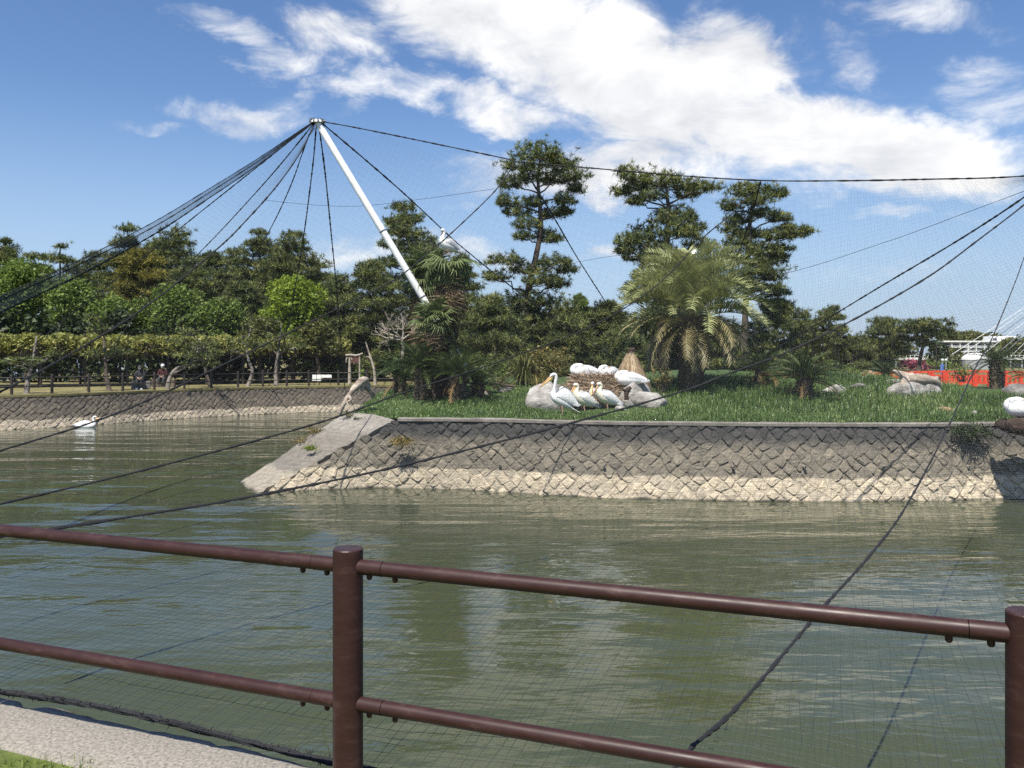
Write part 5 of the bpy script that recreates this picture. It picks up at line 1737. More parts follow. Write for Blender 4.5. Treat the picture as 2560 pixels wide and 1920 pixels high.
n = 5200
s_ = rng.uniform(0, 1, n) * Lp; w_ = rng.uniform(-.6, 4.5, n)
L_ = rng.uniform(.25, .75, n)
C = np.stack([PA[0] + dirp[0] * s_ + nrm[0] * w_, PA[1] + dirp[1] * s_ + nrm[1] * w_, np.full(n, FAR_Z + 2.35) + rng.uniform(-.2, .1, n)], 1)
D = np.tile(np.array((0, 0, -1.0)), (n, 1)) + rng.normal(size=(n, 3)) * .08
tag(link('blossom_strings', soup('blossom_strings', blades(C, D, L_, np.full(n, .11)), M['raceme'], rng.uniform(0, 1, n)), perg), kind='stuff')

# small trained pines along the fence, pale leaning trunks
def trained(px, Yo, path, pads, label, seed, bark='bark_pale', r=.13):
    global rng
    rng = np.random.default_rng(seed)
    Y = 40.0
    for _ in range(20): Y = far_line((px - CX) / FPX * Y) + Yo
    k = Y / FPX
    tr = [((px - CX) * k + dx * k, Y + .2 * i, FAR_Z - .1 + h * k) for i, (dx, h) in enumerate(path)]
    pd = [((px - CX) * k + dx * k, Y + (i % 3 - 1) * .5, FAR_Z + h * k, a * k, a * k * .9, b * k) for i, (dx, h, a, b) in enumerate(pads)]
    tree_of_pads('garden_pine', label, 'tree', tr, pd, r, 'pine', .8, .22, .05, 9, bark, 'trained pines along the far bank')
trained(66, 2.2, [(0, 0), (-2, 40), (2, 80), (4, 130), (0, 150)], [(20, 80, 44, 9), (-25, 76, 30, 8), (50, 95, 20, 6)], 'small garden pine with pale upright trunk at far left', 11)
trained(275, 2.6, [(0, 0), (-14, 40), (-22, 90), (-30, 130), (-34, 170)], [(-20, 150, 26, 7), (-45, 90, 30, 8), (10, 95, 24, 7), (-30, 178, 16, 8)], 'garden pine leaning left with bare trunk under the cable', 12, 'bark')
trained(417, 2.3, [(0, 0), (4, 34), (18, 56), (40, 62), (60, 92), (62, 130)], [(62, 140, 30, 8), (30, 118, 26, 7), (90, 110, 30, 8), (50, 85, 40, 9), (95, 78, 30, 8), (70, 60, 44, 8)], 'garden pine with crooked pale trunk, bent right at the middle', 13)
trained(528, 2.4, [(0, 0), (-14, 34), (-24, 70), (-20, 100)], [(-24, 100, 34, 8), (10, 84, 26, 7), (-50, 80, 26, 7)], 'garden pine with dark trunk leaning left, beside the crooked one', 14, 'bark')
trained(618, 2.6, [(0, 0), (10, 40), (-4, 76), (-8, 110), (-2, 150)], [(-4, 112, 34, 7), (30, 98, 30, 7), (-36, 90, 24, 6), (6, 150, 16, 7)], 'garden pine with mottled trunk left of the white board', 15)
trained(690, 3.2, [(0, 0), (-2, 50), (4, 110), (6, 160)], [(10, 120, 40, 8), (-24, 100, 30, 7), (40, 96, 26, 7), (0, 158, 16, 7)], 'garden pine with thin pale trunk behind the white board', 16)
rng = np.random.default_rng(99)

# bare twiggy tree and a dead white trunk left of the fan palms
def bare_tree():
    root = thing('bare_tree', W(1000, 960, 50)[:2] + (FAR_Z,), 'bare grey twiggy tree left of the fan palms', 'tree')
    mb = MB()
    base = np.array(W(1010, 970, 50)); base[2] = FAR_Z - .1
    fork = np.array(W(1005, 850, 50))
    limb(mb, base, fork, .12, .08, 0, .05, 6, 6)
    def grow(p, d, L, r, lv):
        q = p + d * L
        limb(mb, p, q, r, r * .6, .04, .10, 4, 4)
        if lv == 0: return
        for _ in range(4 if lv > 1 else 3):
            e = d + rng.normal(size=3) * .5 + np.array((0, 0, .12)); e /= np.linalg.norm(e)
            grow(p + (q - p) * rng.uniform(.45, 1), e, L * rng.uniform(.5, .75), r * .58, lv - 1)
    for d in ((-.8, .1, .35), (-.6, -.3, .7), (.1, .2, .9), (.6, 0, .5), (-.9, 0, .1)):
        d = np.array(d); grow(fork, d / np.linalg.norm(d), 1.0, .06, 3)
    mb.build('branches', M['twig'], root)
bare_tree()
def dead_trunk():
    P = [W(938, 962, 48), W(936, 930, 48), W(930, 905, 48), W(922, 880, 48), W(914, 855, 48)]
    P[0] = (P[0][0], P[0][1], FAR_Z - .05)
    root = thing('dead_trunk', P[0], 'thin bleached dead trunk leaning left beside the notice board', 'tree')
    MB().tube([tuple(p) for p in crom(P, 4)], list(np.linspace(.10, .03, 17)), 7, .12).build('trunk', M['drift'], root, smooth=True)
    MB().tube([W(928, 898, 48), W(920, 892, 48.1), W(912, 893, 48.2)], [.05, .03, .015], 6).build('branch', M['drift'], root)
dead_trunk()

# notice board with a rough log roof
def notice_board():
    Y = 48.6
    k = lambda px, py: W(px, py, Y)
    root = thing('notice_board', (k(885, 950)[0], Y, FAR_Z), 'wooden notice board on two posts with a crooked log on top', 'notice board')
    a, b = k(874, 893), k(899, 890)
    MB().tube([(a[0], Y, FAR_Z - .05), (a[0], Y, FAR_Z + .7), (a[0], Y, a[2])], [.11, .085, .055], 8, .08).build('post', M['timber_pale'], root)
    MB().tube([(b[0], Y, FAR_Z - .05), (b[0], Y, b[2])], [.05, .045], 8).build('post', M['timber_pale'], root)
    MB().box(((a[0] + b[0]) / 2, Y + .02, a[2] - .16), (abs(b[0] - a[0]) - .1, .05, .34)).build('panel', mat_plain('red_brown_panel', (.10, .04, .03), .7), root)
    MB().tube([k(864, 888), k(875, 887), k(888, 889), k(899, 887), k(907, 883)], [.06, .07, .06, .07, .035], 8, .12).build('log', M['timber_pale'], root, smooth=True)
    MB().tube([k(866, 906), k(866, 898), k(868, 893)], [.04, .05, .03], 7, .1).build('bracket', M['timber_pale'], root)
    MB().tube([k(880, 899), k(878, 894)], [.045, .03], 7, .1).build('bracket', M['timber_pale'], root)
notice_board()
def white_board():
    Y = 48.4
    root = thing('white_sign', (W(805, 0, Y)[0], Y, FAR_Z), 'white two panel sign with a long white plate behind the far fence', 'sign')
    for x0, x1, y0, y1, nm in ((781, 791, 937, 952, 'panel'), (792.2, 803, 937, 952, 'panel'), (803.5, 829, 937, 944.5, 'plate')):
        a, b = W(x0, y0, Y), W(x1, y1, Y)
        MB().box(((a[0] + b[0]) / 2, Y, (a[2] + b[2]) / 2), (b[0] - a[0], .04, a[2] - b[2]), 0, .008).build(nm, M['sign_white'], root)
    for px in (786, 798, 825):
        x = W(px, 0, Y)[0]
        MB().tube([(x, Y + .04, FAR_Z - .05), (x, Y + .04, FAR_Z + .55)], .025, 6).build('leg', M['post_far'], root)
white_board()

# people resting by the far fence
def body_skin(name, J, E, Rd, mat, parent, sub=2):
    me = bpy.data.meshes.new(name)
    me.from_pydata(J, E, [])
    o = bpy.data.objects.new(name, me)
    col.objects.link(o)
    sk = o.modifiers.new('skin', 'SKIN'); 
    for i, r in enumerate(Rd):
        me.skin_vertices[0].data[i].radius = (r, r) if isinstance(r, float) else r
    me.skin_vertices[0].data[0].use_root = True
    sb = o.modifiers.new('sub', 'SUBSURF'); sb.levels = sub; sb.render_levels = sub
    me.materials.append(mat)
    o.parent = parent
    return o
def seated_person(x, y, z, yaw, label, top, trousers, shoe, hat, sc=1.0):
    """sitting figure facing local -y, seat height .42, knees forward, hands together in the lap"""
    root = thing('person', (x, y, z), label, 'person', None, yaw)
    root.scale = (sc, sc, sc)
    # clothed body as one surface: pelvis, spine, neck, arms, legs
    J = [(0, 0, .50), (0, 0, .68), (0, -.03, .86), (0, -.04, .96), (0, -.05, 1.03),
         (-.16, -.03, .90), (-.23, -.08, .70), (-.10, -.26, .60), (.16, -.03, .90), (.23, -.08, .70), (.10, -.26, .60),
         (-.10, -.04, .48), (-.13, -.42, .46), (-.12, -.40, .10), (.10, -.04, .48), (.13, -.42, .46), (.10, -.46, .10)]
    E = [(0, 1), (1, 2), (2, 3), (3, 4), (2, 5), (5, 6), (6, 7), (2, 8), (8, 9), (9, 10), (0, 11), (11, 12), (12, 13), (0, 14), (14, 15), (15, 16)]
    Rd = [(.15, .13), (.14, .11), (.15, .10), .065, .05, .075, .055, .04, .075, .055, .04, .10, .075, .05, .10, .075, .05]
    body_skin('body', J, E, [r if isinstance(r, tuple) else float(r) for r in Rd], top, root)
    # trousers, a little wider than the legs
    body_skin('trousers', [(0, 0, .50), (-.10, -.06, .48), (-.13, -.42, .465), (-.12, -.40, .13), (.10, -.06, .48), (.13, -.42, .465), (.10, -.46, .13)],
              [(0, 1), (1, 2), (2, 3), (0, 4), (4, 5), (5, 6)], [(.165, .14), .11, .088, .066, .11, .088, .066], trousers, root)
    # head with nose, ears and cap
    mb = MB()
    n, m = 10, 14
    V, F = [], []
    for i in range(n + 1):
        th = math.pi * i / n
        for k in range(m):
            a = 2 * math.pi * k / m
            d = (math.sin(th) * math.cos(a), math.sin(th) * math.sin(a), math.cos(th))
            jaw = 1 - .18 * max(0, -d[2])
            nose = .022 if (abs(d[0]) < .2 and d[1] < -.85 and abs(d[2] + .1) < .28) else 0
            V.append((d[0] * .075 * jaw, -.07 + d[1] * (.095 + nose) * jaw, 1.14 + d[2] * .115))
    for i in range(n):
        for k in range(m):
            F.append((i * m + k, (i + 1) * m + k, (i + 1) * m + (k + 1) % m, i * m + (k + 1) % m))
    mb.add(V, F)
    for s in (-1, 1): mb.box((s * .078, -.06, 1.13), (.016, .035, .055), 0, .006)
    link('head', mb.mesh('head', M['skin'], True), root, False)
    mb = MB()
    V, F = [], []
    for i in range(6):
        th = math.pi / 2 * i / 5
        for k in range(m):
            a = 2 * math.pi * k / m
            V.append((math.sin(th) * math.cos(a) * .088, -.065 + math.sin(th) * math.sin(a) * .108, 1.165 + math.cos(th) * .105))
    for i in range(5):
        for k in range(m):
            F.append((i * m + k, (i + 1) * m + k, (i + 1) * m + (k + 1) % m, i * m + (k + 1) % m))
    mb.add(V, F)
    mb.add([(-.08, -.15, 1.17), (.08, -.15, 1.17), (.06, -.25, 1.15), (-.06, -.25, 1.15)], [(0, 1, 2, 3)])
    link('cap', mb.mesh('cap', hat, True), root, False)
    mb = MB().box((0, -.165, 1.09), (.11, .02, .075), 0, .008)
    link('face_mask', mb.mesh('face_mask', M['cloth_white']), root, False)
    # hands joined, fingers as short tapered rods
    for s in (-1, 1):
        mb = MB().tube([(s * .10, -.26, .60), (s * .06, -.31, .575), (s * .035, -.335, .56)], [.032, .038, .03], 8)
        for q in range(4):
            mb.tube([(s * .035, -.34 + .005 * q, .575 - .016 * q), (s * .005, -.365, .565 - .016 * q), (s * -.02, -.36, .55 - .016 * q)], [.010, .009, .007], 6)
        mb.tube([(s * .055, -.325, .59), (s * .03, -.35, .60), (s * .01, -.36, .595)], [.011, .010, .008], 6)
        link('hand', mb.mesh('hand', M['skin'], True), root, False)
        fx, fy = (.12 * s, -.43) if s < 0 else (.10, -.50)
        mb = MB()
        mb.add(*[[(a + fx, b + fy, c) for a, b, c in [(-.045, .08, 0), (.045, .08, 0), (.05, -.12, 0), (-.05, -.12, 0), (-.04, .08, .085), (.04, .08, .085), (.04, -.11, .035), (-.04, -.11, .035)]],
                 [(0, 3, 2, 1), (4, 5, 6, 7), (0, 1, 5, 4), (1, 2, 6, 5), (2, 3, 7, 6), (3, 0, 4, 7)]])
        link('shoe', mb.mesh('shoe', shoe), root, False)
    return root
Yp = 42.4
xp = W(350, 0, Yp)[0]
st = MB().box((xp, Yp + .12, FAR_Z + .20), (.9, .40, .44), .35, .04).build('stone_seat', M['rock_dark'])
tag(st, 'low stone block under the person in charcoal', 'seat')
seated_person(xp, Yp, FAR_Z, .35, 'seated person in charcoal clothes with dark cap and white shoes by the far fence', M['cloth_dark'], M['cloth_dark'], M['cloth_white'], M['cloth_dark'], .98)
Yp2 = 46.0
xp2 = W(407, 0, Yp2)[0]
st = MB().box((xp2, Yp2 + .12, FAR_Z + .20), (1.2, .40, .44), .2, .04).build('stone_seat', M['timber'])
tag(st, 'low bench block under the person in maroon', 'seat')
seated_person(xp2, Yp2, FAR_Z, .2, 'seated person in maroon top with white hat beside the crooked pine', M['cloth_maroon'], M['cloth_dark'], M['cloth_dark'], M['cloth_white'], 1.0)

# ------------------------------------------------------------------ right background: red bridge, walkway, hotel
def red_bridge():
    A = np.array(W(2150, 930, 62)); B = np.array(W(2760, 925, 54))
    root = thing('red_bridge', (A[0], A[1], .0), 'low vermilion wooden bridge with railings at the right', 'bridge')
    L = np.linalg.norm((B - A)[:2]); d = (B - A) / L
    n = 17
    zt = 1.98
    def P(t, z, off=0.0):
        arch = .28 * math.sin(math.pi * min(1, max(0, t)))
        return (A[0] + (B[0] - A[0]) * t - d[1] * off, A[1] + (B[1] - A[1]) * t + d[0] * off, .62 + arch + z)
    seg = 16
    for off in (0.0, 2.2):
        for z, w, h, nm in ((1.10, .13, .12, 'top_rail'), (.80, .09, .11, 'middle_rail'), (.30, .09, .10, 'lower_rail')):
            mb = MB()
            for i in range(seg):
                mb.beam(P(i / seg, z, off), P((i + 1) / seg, z, off), w, h)
            mb.build(nm, M['red_paint'], root)
        for i in range(n):
            t = i / (n - 1)
            a, b = P(t, -.1, off), P(t, 1.16, off)
            MB().beam(a, b, .17, .17).build('post', M['red_paint'], root)
            if i < n - 1:
                for u in (.33, .66):
                    a, b = P(t + u / (n - 1), .34, off), P(t + u / (n - 1), .77, off)
                    MB().beam(a, b, .10, .08).build('baluster', M['red_paint'], root)
    mb = MB()
    for i in range(seg):
        a, b, c, e = P(i / seg, -.02, -.15), P((i + 1) / seg, -.02, -.15), P((i + 1) / seg, -.02, 2.35), P(i / seg, -.02, 2.35)
        dn = lambda q: (q[0], q[1], q[2] - .25)
        mb.add([a, b, c, e, dn(a), dn(b), dn(c), dn(e)], [(0, 1, 2, 3), (7, 6, 5, 4), (0, 4, 5, 1), (2, 6, 7, 3)])
    mb.build('deck', M['red_paint'], root)
    MB().beam(P(0, -.40, -.2), P(1, -.40, -.2), .2, .18).build('edge_beam', M['concrete'], root)
    for t in (.04, .25, .5, .75, .96):
        for off in (.1, 2.1):
            a = P(t, -.3, off)
            MB().tube([(a[0], a[1], -.6), a], .13, 8).build('pile', M['concrete'], root)
red_bridge()

def walkway():
    Y = 118
    root = thing('white_walkway', (W(2300, 0, Y)[0], Y, FAR_Z), 'long white roofed walkway in the distance at right', 'walkway')
    a, b = W(2075, 0, Y)[0], W(2700, 0, Y)[0]
    z0, z1 = W(0, 899, Y)[2], W(0, 894, Y)[2]
    MB().box(((a + b) / 2, Y, (z0 + z1) / 2), (b - a, 2.4, z1 - z0)).build('roof', M['build_white'], root)
    MB().box(((a + b) / 2, Y + 1.0, FAR_Z + .35), (b - a, .15, .7)).build('back_wall', M['build_grey'], root)
    for i in range(22):
        x = a + (b - a) * (i + .5) / 22
        MB().box((x, Y - 1, (FAR_Z + z0) / 2), (.16, .16, z0 - FAR_Z)).build('column', M['build_grey'], root)
    zr = z1 + .34
    MB().box(((a + b) / 2, Y - 1.0, zr), (b - a, .06, .05)).build('hand_rail', M['build_white'], root)
    for i in range(60):
        x = a + (b - a) * (i + .5) / 60
        MB().box((x, Y - 1.0, (z1 + zr) / 2), (.06, .05, zr - z1)).build('baluster', M['build_white'], root)
walkway()

def hotel():
    Y = 520
    k = lambda px, py: W(px, py, Y)
    root = thing('hotel_building', (k(2430, 0)[0], Y, FAR_Z), 'white three storey building with balconies on the horizon', 'building')
    x0, x1 = k(2356, 0)[0], k(2560, 0)[0]
    zr = k(0, 855)[2]
    MB().box(((x0 + x1) / 2, Y + 8, (zr + FAR_Z) / 2), (x1 - x0, 14, zr - FAR_Z)).build('wall', M['build_grey'], root)
    MB().box(((x0 + x1) / 2, Y + 6, zr + .35), (x1 - x0 + 1, 17, .9)).build('roof', M['build_white'], root)
    fl = [k(0, 868)[2], k(0, 879)[2], k(0, 889)[2]]
    for z in fl:
        MB().box(((x0 + x1) / 2, Y - .3, z), (x1 - x0, 2.4, .55)).build('balcony_slab', M['build_white'], root)
        MB().box(((x0 + x1) / 2, Y - 1.35, z + .75), (x1 - x0, .1, .6)).build('balcony_rail', M['build_grey'], root)
    nb = 10
    for i in range(nb + 1):
        x = x0 + (x1 - x0) * i / nb
        MB().box((x, Y - .4, (zr + FAR_Z) / 2), (.55, 2.6, zr - FAR_Z - .1)).build('party_wall', M['build_white'], root)
        if i < nb:
            for z in fl:
                for u in (.28, .68):
                    w = MB().box((x + (x1 - x0) / nb * u, Y + .97, z + 1.45), ((x1 - x0) / nb * .3, .1, 1.9)).build('window', M['build_white'], root)
                    MB().box((x + (x1 - x0) / nb * u, Y + .92, z + 1.45), ((x1 - x0) / nb * .26, .1, 1.7)).build('pane', M['glass_far'], w)
    a, b = k(2486, 840), k(2552, 853)
    MB().box(((a[0] + b[0]) / 2, Y + 8, (a[2] + b[2]) / 2), (b[0] - a[0], 9, a[2] - b[2])).build('roof_block', M['build_white'], root)
    a, b = k(2490, 845), k(2500, 851)
    MB().box(((a[0] + b[0]) / 2, Y + 3.45, (a[2] + b[2]) / 2), (b[0] - a[0], .2, a[2] - b[2])).build('roof_opening', M['glass_far'], root)
    a, b = k(2537, 843), k(2544, 850)
    MB().box(((a[0] + b[0]) / 2, Y + 3.45, (a[2] + b[2]) / 2), (b[0] - a[0], .2, a[2] - b[2])).build('roof_opening', M['glass_far'], root)
hotel()

# white dome shaped net house behind the cycad
def dome():
    Y = 108
    c = W(2440, 900, Y); r = 34 / FPX * Y
    root = thing('white_dome', (c[0], Y, FAR_Z), 'white domed roof behind the black trunked cycad', 'dome')
    V, F = [], []
    for i in range(7):
        th = math.pi / 2 * i / 6
        for k in range(20):
            a = 2 * math.pi * k / 20
            V.append((c[0] + r * math.sin(th) * math.cos(a), Y + r * math.sin(th) * math.sin(a), FAR_Z + 1.2 + (W(0, 882, Y)[2] - FAR_Z - 1.2) * math.cos(th)))
    for i in range(6):
        for k in range(20): F.append((i * 20 + k, (i + 1) * 20 + k, (i + 1) * 20 + (k + 1) % 20, i * 20 + (k + 1) % 20))
    MB().add(V, F).build('shell', M['build_white'], root, smooth=True)
    MB().tube([(c[0], Y, FAR_Z - .1), (c[0], Y, FAR_Z + 1.25)], r * .98, 20).build('drum', M['build_grey'], root)
dome()
# white stay cables of another aviary net, running up to a mast outside the picture
TOPC = W(2830, 560, 70)
for i, (px, py, lab) in enumerate(((2380, 886, 'leftmost'), (2408, 884, 'second'), (2432, 886, 'third'), (2460, 884, 'fourth'), (2488, 888, 'fifth'), (2506, 888, 'sixth'), (2530, 888, 'seventh'), (2546, 888, 'rightmost'))):
    a = W(px, py, 76)
    m_ = tuple((np.array(a) + np.array(TOPC)) / 2 - np.array((0, 0, .5)))
    o = MB().tube([tuple(p) for p in crom([a, m_, TOPC], 6)], .028, 5).build('stay_cable', M['white_rope'])
    tag(o, 'thin white stay cable over the far bank at right, %s of the fan' % lab, 'cable', 'white stay cables at the right')
# lamps and banner behind the bridge
def lamp(px, label):
    Y = 92; x = W(px, 0, Y)[0]; zt = W(0, 900, Y)[2]
    root = thing('park_lamp', (x, Y, FAR_Z), label, 'lamp')
    MB().tube([(x, Y, FAR_Z - .1), (x, Y, zt - .12)], .05, 7).build('pole', M['build_grey'], root)
    mb = MB(); V, F = [], []
    for i in range(7):
        for k in range(10):
            th, a = math.pi * i / 6, 6.2832 * k / 10
            V.append((x + .16 * math.sin(th) * math.cos(a), Y + .16 * math.sin(th) * math.sin(a), zt + .16 * math.cos(th)))
    for i in range(6):
        for k in range(10): F.append((i * 10 + k, (i + 1) * 10 + k, (i + 1) * 10 + (k + 1) % 10, i * 10 + (k + 1) % 10))
    mb.add(V, F).build('globe', M['glow_off'], root, smooth=True)
lamp(2356, 'park lamp with white globe above the blue banner')
lamp(2365, 'park lamp with white globe right of the blue banner')
x = W(2341, 0, 90)[0]
pl = thing('lamp_post', (x, 90, FAR_Z), 'tall thin black pole left of the blue banner', 'pole')
MB().tube([(x, 90, FAR_Z - .1), (x, 90, W(0, 862, 90)[2])], .05, 6).build('pole', M['post_far'], pl)
MB().tube([(x, 90, W(0, 862, 90)[2]), (x, 90, W(0, 860, 90)[2])], [.09, .06], 6).build('cap', M['post_far'], pl)
x = W(2355, 0, 88)[0]
bn = thing('banner', (x, 88, FAR_Z), 'blue and white upright banner behind the red bridge', 'banner')
MB().tube([(x - .2, 88, FAR_Z - .1), (x - .2, 88, W(0, 908, 88)[2])], .02, 6).build('pole', M['post_far'], bn)
V, F = [], []
for i in range(8):
    for k in range(5):
        V.append((x - .18 + .42 * k / 4, 88 + .05 * math.sin(k * 1.5 + i * .5), W(0, 910, 88)[2] - i * .15))
for i in range(7):
    for k in range(4): F.append((i * 5 + k, (i + 1) * 5 + k, (i + 1) * 5 + k + 1, i * 5 + k + 1))
MB().add(V, F).build('cloth', M['banner_blue'], bn)
NET_R = .00095                                      # twine radius, metres
# ------------------------------------------------------------------ mast, cables and net of the aviary
MT = Vector(W(793, 305, 25.0)); MBs = Vector(W(1206, 985, 25.0))
MBs.z = float(z_island(MBs.x, MBs.y)) - .05
mast = thing('net_mast', tuple(MBs), 'tall leaning white steel mast holding up the net', 'mast')
ax = (MT - MBs)
MB().tube([tuple(MBs + ax * t) for t in (0, .5, .985, 1.0)], [.105, .105, .10, .07], 16).build('pole', M['mast'], mast, smooth=True)
MB().tube([tuple(MBs - ax * .002), tuple(MBs + ax * .02)], [.20, .17], 14).build('foot', M['concrete'], mast)
for t in (.30, .36, .60):
    MB().tube([tuple(MBs + ax * t), tuple(MBs + ax * (t + .004))], .112, 16).build('band', M['rope_grey'], mast)
hd = MB()
for k in range(10):
    a = 6.2832 * k / 10
    c = MT + Vector((math.cos(a) * .17, math.sin(a) * .17, .02))
    ring = [c + Vector((math.cos(q) * math.cos(a) * .06, math.cos(q) * math.sin(a) * .06, math.sin(q) * .06)) for q in np.linspace(0, 6.2832, 9)]
    hd.tube([tuple(p) for p in ring], .016, 5, cap=False)
hd.tube([tuple(MT + Vector((-.20, 0, .03))), tuple(MT + Vector((.26, 0, .03)))], .022, 6)
hd.build('shackle_ring', M['rope_grey'], mast)
MB().tube([tuple(MT - Vector((0, 0, .03))), tuple(MT + Vector((0, 0, .05)))], [.19, .16], 12).build('head_plate', M['mast'], mast)

ROPES = []
def rope(pts, rad, label, mat='rope', lash=True, name='net_cable', sub=9, step=None):
    """cable through traced points [(px,py,Y)...], knotted with net lashing"""
    P = crom([W(*p) for p in pts], sub)
    L = np.linalg.norm(np.diff(P, axis=0), axis=1).sum()
    n = int(max(12, min(420, L / .09))) if step is None else int(L / step)
    d = np.concatenate([[0], np.cumsum(np.linalg.norm(np.diff(P, axis=0), axis=1))])
    s = np.linspace(0, d[-1], n)
    Q = np.stack([np.interp(s, d, P[:, i]) for i in range(3)], 1)
    r = random.Random(len(pts) * 7 + int(pts[0][0]))
    rad = rad * .68
    rr = [rad * (r.choice((.8, .9, 1.0, 1.35)) if lash else 1) for _ in range(n)]
    root = thing(name, tuple(Q[0]), label, 'cable')
    MB().tube([tuple(q) for q in Q], rr, 6, .06 if lash else 0).build('rope', M[mat], root, smooth=False)
    if lash:
        mb = MB()
        for i in range(0, n, 2):
            q = Vector(Q[i])
            for _ in range(2):
                e = Vector((r.uniform(-1, 1), r.uniform(-1, 1), r.uniform(-1, .6))).normalized()
                b = q + e * rad * .6; t_ = q + e * rad * r.uniform(1.5, 2.6)
                sd_ = e.orthogonal().normalized() * rad * .35
                mb.add([b - sd_, b + sd_, t_], [(0, 1, 2)])
        mb.build('lashing', M[mat], root)
    ROPES.append((pts, P))
    return P

ridge = rope([(800, 303, 25), (900, 321, 24.8), (1081, 358, 24.4), (1262, 396, 24.0), (1301, 405, 23.9), (1442, 417, 23.5), (1700, 439, 22.6), (1903, 451, 22.0), (2089, 452, 21.3), (2322, 448, 20.6), (2560, 440, 20), (2900, 405, 19)],
             .028, 'long ridge cable running right from the mast top')
r6 = rope([(787, 308, 25), (753, 378, 24.2), (692, 465, 23), (610, 557, 21.6), (557, 610, 20.8), (447, 703, 19), (346, 780, 17.6), (244, 845, 16.4), (150, 900, 15.4), (0, 980, 14), (-200, 1070, 12.4)],
          .028, 'thick sagging cable from the mast to the lower left')
r11 = rope([(1290, 404, 23.9), (1236, 479, 23.2), (1124, 587, 22), (1081, 623, 21.5), (1000, 690, 20.6), (900, 744, 19.5), (582, 900, 16), (300, 1030, 13.6), (0, 1127, 11.5), (-150, 1170, 10.6)], .024, 'cable from the ridge above the tallest pine to the left water')
r13 = rope([(1902, 454, 22), (1832, 532, 21.5), (1758, 594, 21), (1640, 715, 20), (1480, 815, 18.6), (1250, 903, 16.5), (1000, 985, 14.6), (800, 1056, 13), (400, 1165, 10.9), (0, 1260, 9.3), (-120, 1285, 8.8)], .022,
           'cable from the ridge node down across the island to the left')
r16 = rope([(2620, 455, 17.5), (2560, 512, 17.2), (2439, 605, 16.7), (2322, 691, 16.3), (2147, 792, 15.5), (1972, 878, 14.6), (1817, 936, 13.8), (1700, 980, 13.3), (1400, 1065, 12), (1000, 1165, 10.5), (620, 1243, 9.2), (300, 1296, 8.1), (100, 1327, 7.5), (-60, 1350, 7.0)],
           .024, 'nearest long cable sweeping from upper right to the left railing')
rA = rope([(1620, 2040, 2.62), (1712, 1886, 2.75), (1851, 1759, 3.2), (2060, 1516, 4.2), (2175, 1388, 5.0), (2268, 1261, 6.0), (2372, 1064, 8.2), (2441, 914, 10.5), (2478, 850, 11.8), (2540, 700, 14.2), (2590, 560, 16), (2640, 440, 17.6)],
          .0115, 'cable rising from the near kerb at right, lashed with net', step=.03)
r15 = rope([(2620, 440, 18.2), (2560, 493, 18.6), (2400, 598, 20.4), (2205, 714, 23.5), (2089, 784, 26.5), (1980, 847, 30), (1880, 905, 36)], .030, 'upper one of the two parallel cables at right')
rope([(805, 308, 25), (900, 388, 26), (1008, 482, 28), (1113, 580, 31), (1153, 616, 32), (1280, 718, 36), (1417, 819, 41), (1540, 895, 47)], .034, 'cable from the mast top passing behind the perched pelican')
rope([(1309, 407, 23.9), (1334, 461, 25), (1381, 537, 27.5), (1442, 642, 31.5), (1508, 746, 37), (1551, 815, 42), (1590, 900, 49)], .034, 'cable from the ridge sloping right behind the tallest pine')
rope([(1902, 454, 22), (1883, 524, 23), (1859, 598, 24.5), (1836, 660, 26), (1800, 780, 32), (1770, 900, 44)], .03, 'cable from the ridge node down behind the feather palm')
rope([(797, 312, 25), (814, 443, 27.5), (830, 605, 32), (842, 727, 37), (856, 900, 44), (862, 972, 47.2)], .034, 'cable dropping from the mast to the far bank near the notice board')
rope([(791, 312, 25), (781, 422, 27), (757, 605, 31), (732, 748, 36), (708, 862, 41), (672, 965, 45.6)], .030, 'cable dropping from the mast to the far bank above the bright maple')
rope([(785, 310, 25), (765, 357, 26), (724, 471, 28), (671, 581, 31), (600, 700, 36), (545, 800, 40), (470, 968, 43.8)], .026, 'cable from the mast passing the tall pine pair')
rope([(785, 308, 25), (692, 422, 28), (600, 525, 32), (525, 605, 36), (440, 690, 40), (330, 800, 42), (215, 975, 40.4)], .028, 'thin cable from the mast into the trees at left')
rope([(783, 306, 25), (627, 430, 27), (447, 573, 31), (300, 690, 35), (100, 850, 38), (-40, 975, 36.5)], .026, 'thin cable just under the net bundle at left')
b1 = rope([(787, 301, 25), (651, 392, 23.6), (529, 468, 22.2), (386, 554, 20.4), (203, 648, 17.6), (0, 742, 14.6), (-200, 850, 12)], .016, 'top cable of the net bundle at left')
b2 = rope([(787, 303, 25), (651, 399, 23.6), (529, 478, 22.2), (390, 564, 20.4), (203, 659, 17.6), (0, 752, 14.6), (-200, 862, 12)], .020, 'middle cable of the net bundle at left')
b3 = rope([(787, 305, 25), (651, 408, 23.6), (529, 491, 22.2), (390, 583, 20.4), (203, 686, 17.6), (0, 782, 14.6), (-200, 900, 12)], .024, 'lower thick cable of the net bundle at left')
# thin guy wires
for pts, lab in (([(660, 500, 26), (780, 512, 26), (900, 515, 26), (1060, 497, 25), (1236, 472, 24)], 'thin wire crossing the sky left of the tallest pine'),
                 ([(1440, 655, 27), (1580, 640, 26), (1700, 700, 25), (1930, 690, 22), (2200, 610, 20), (2420, 530, 18), (2560, 478, 17)], 'thin wire crossing the sky right of the feather palm')):
    rope(pts, .008, lab, lash=False, name='guy_wire')

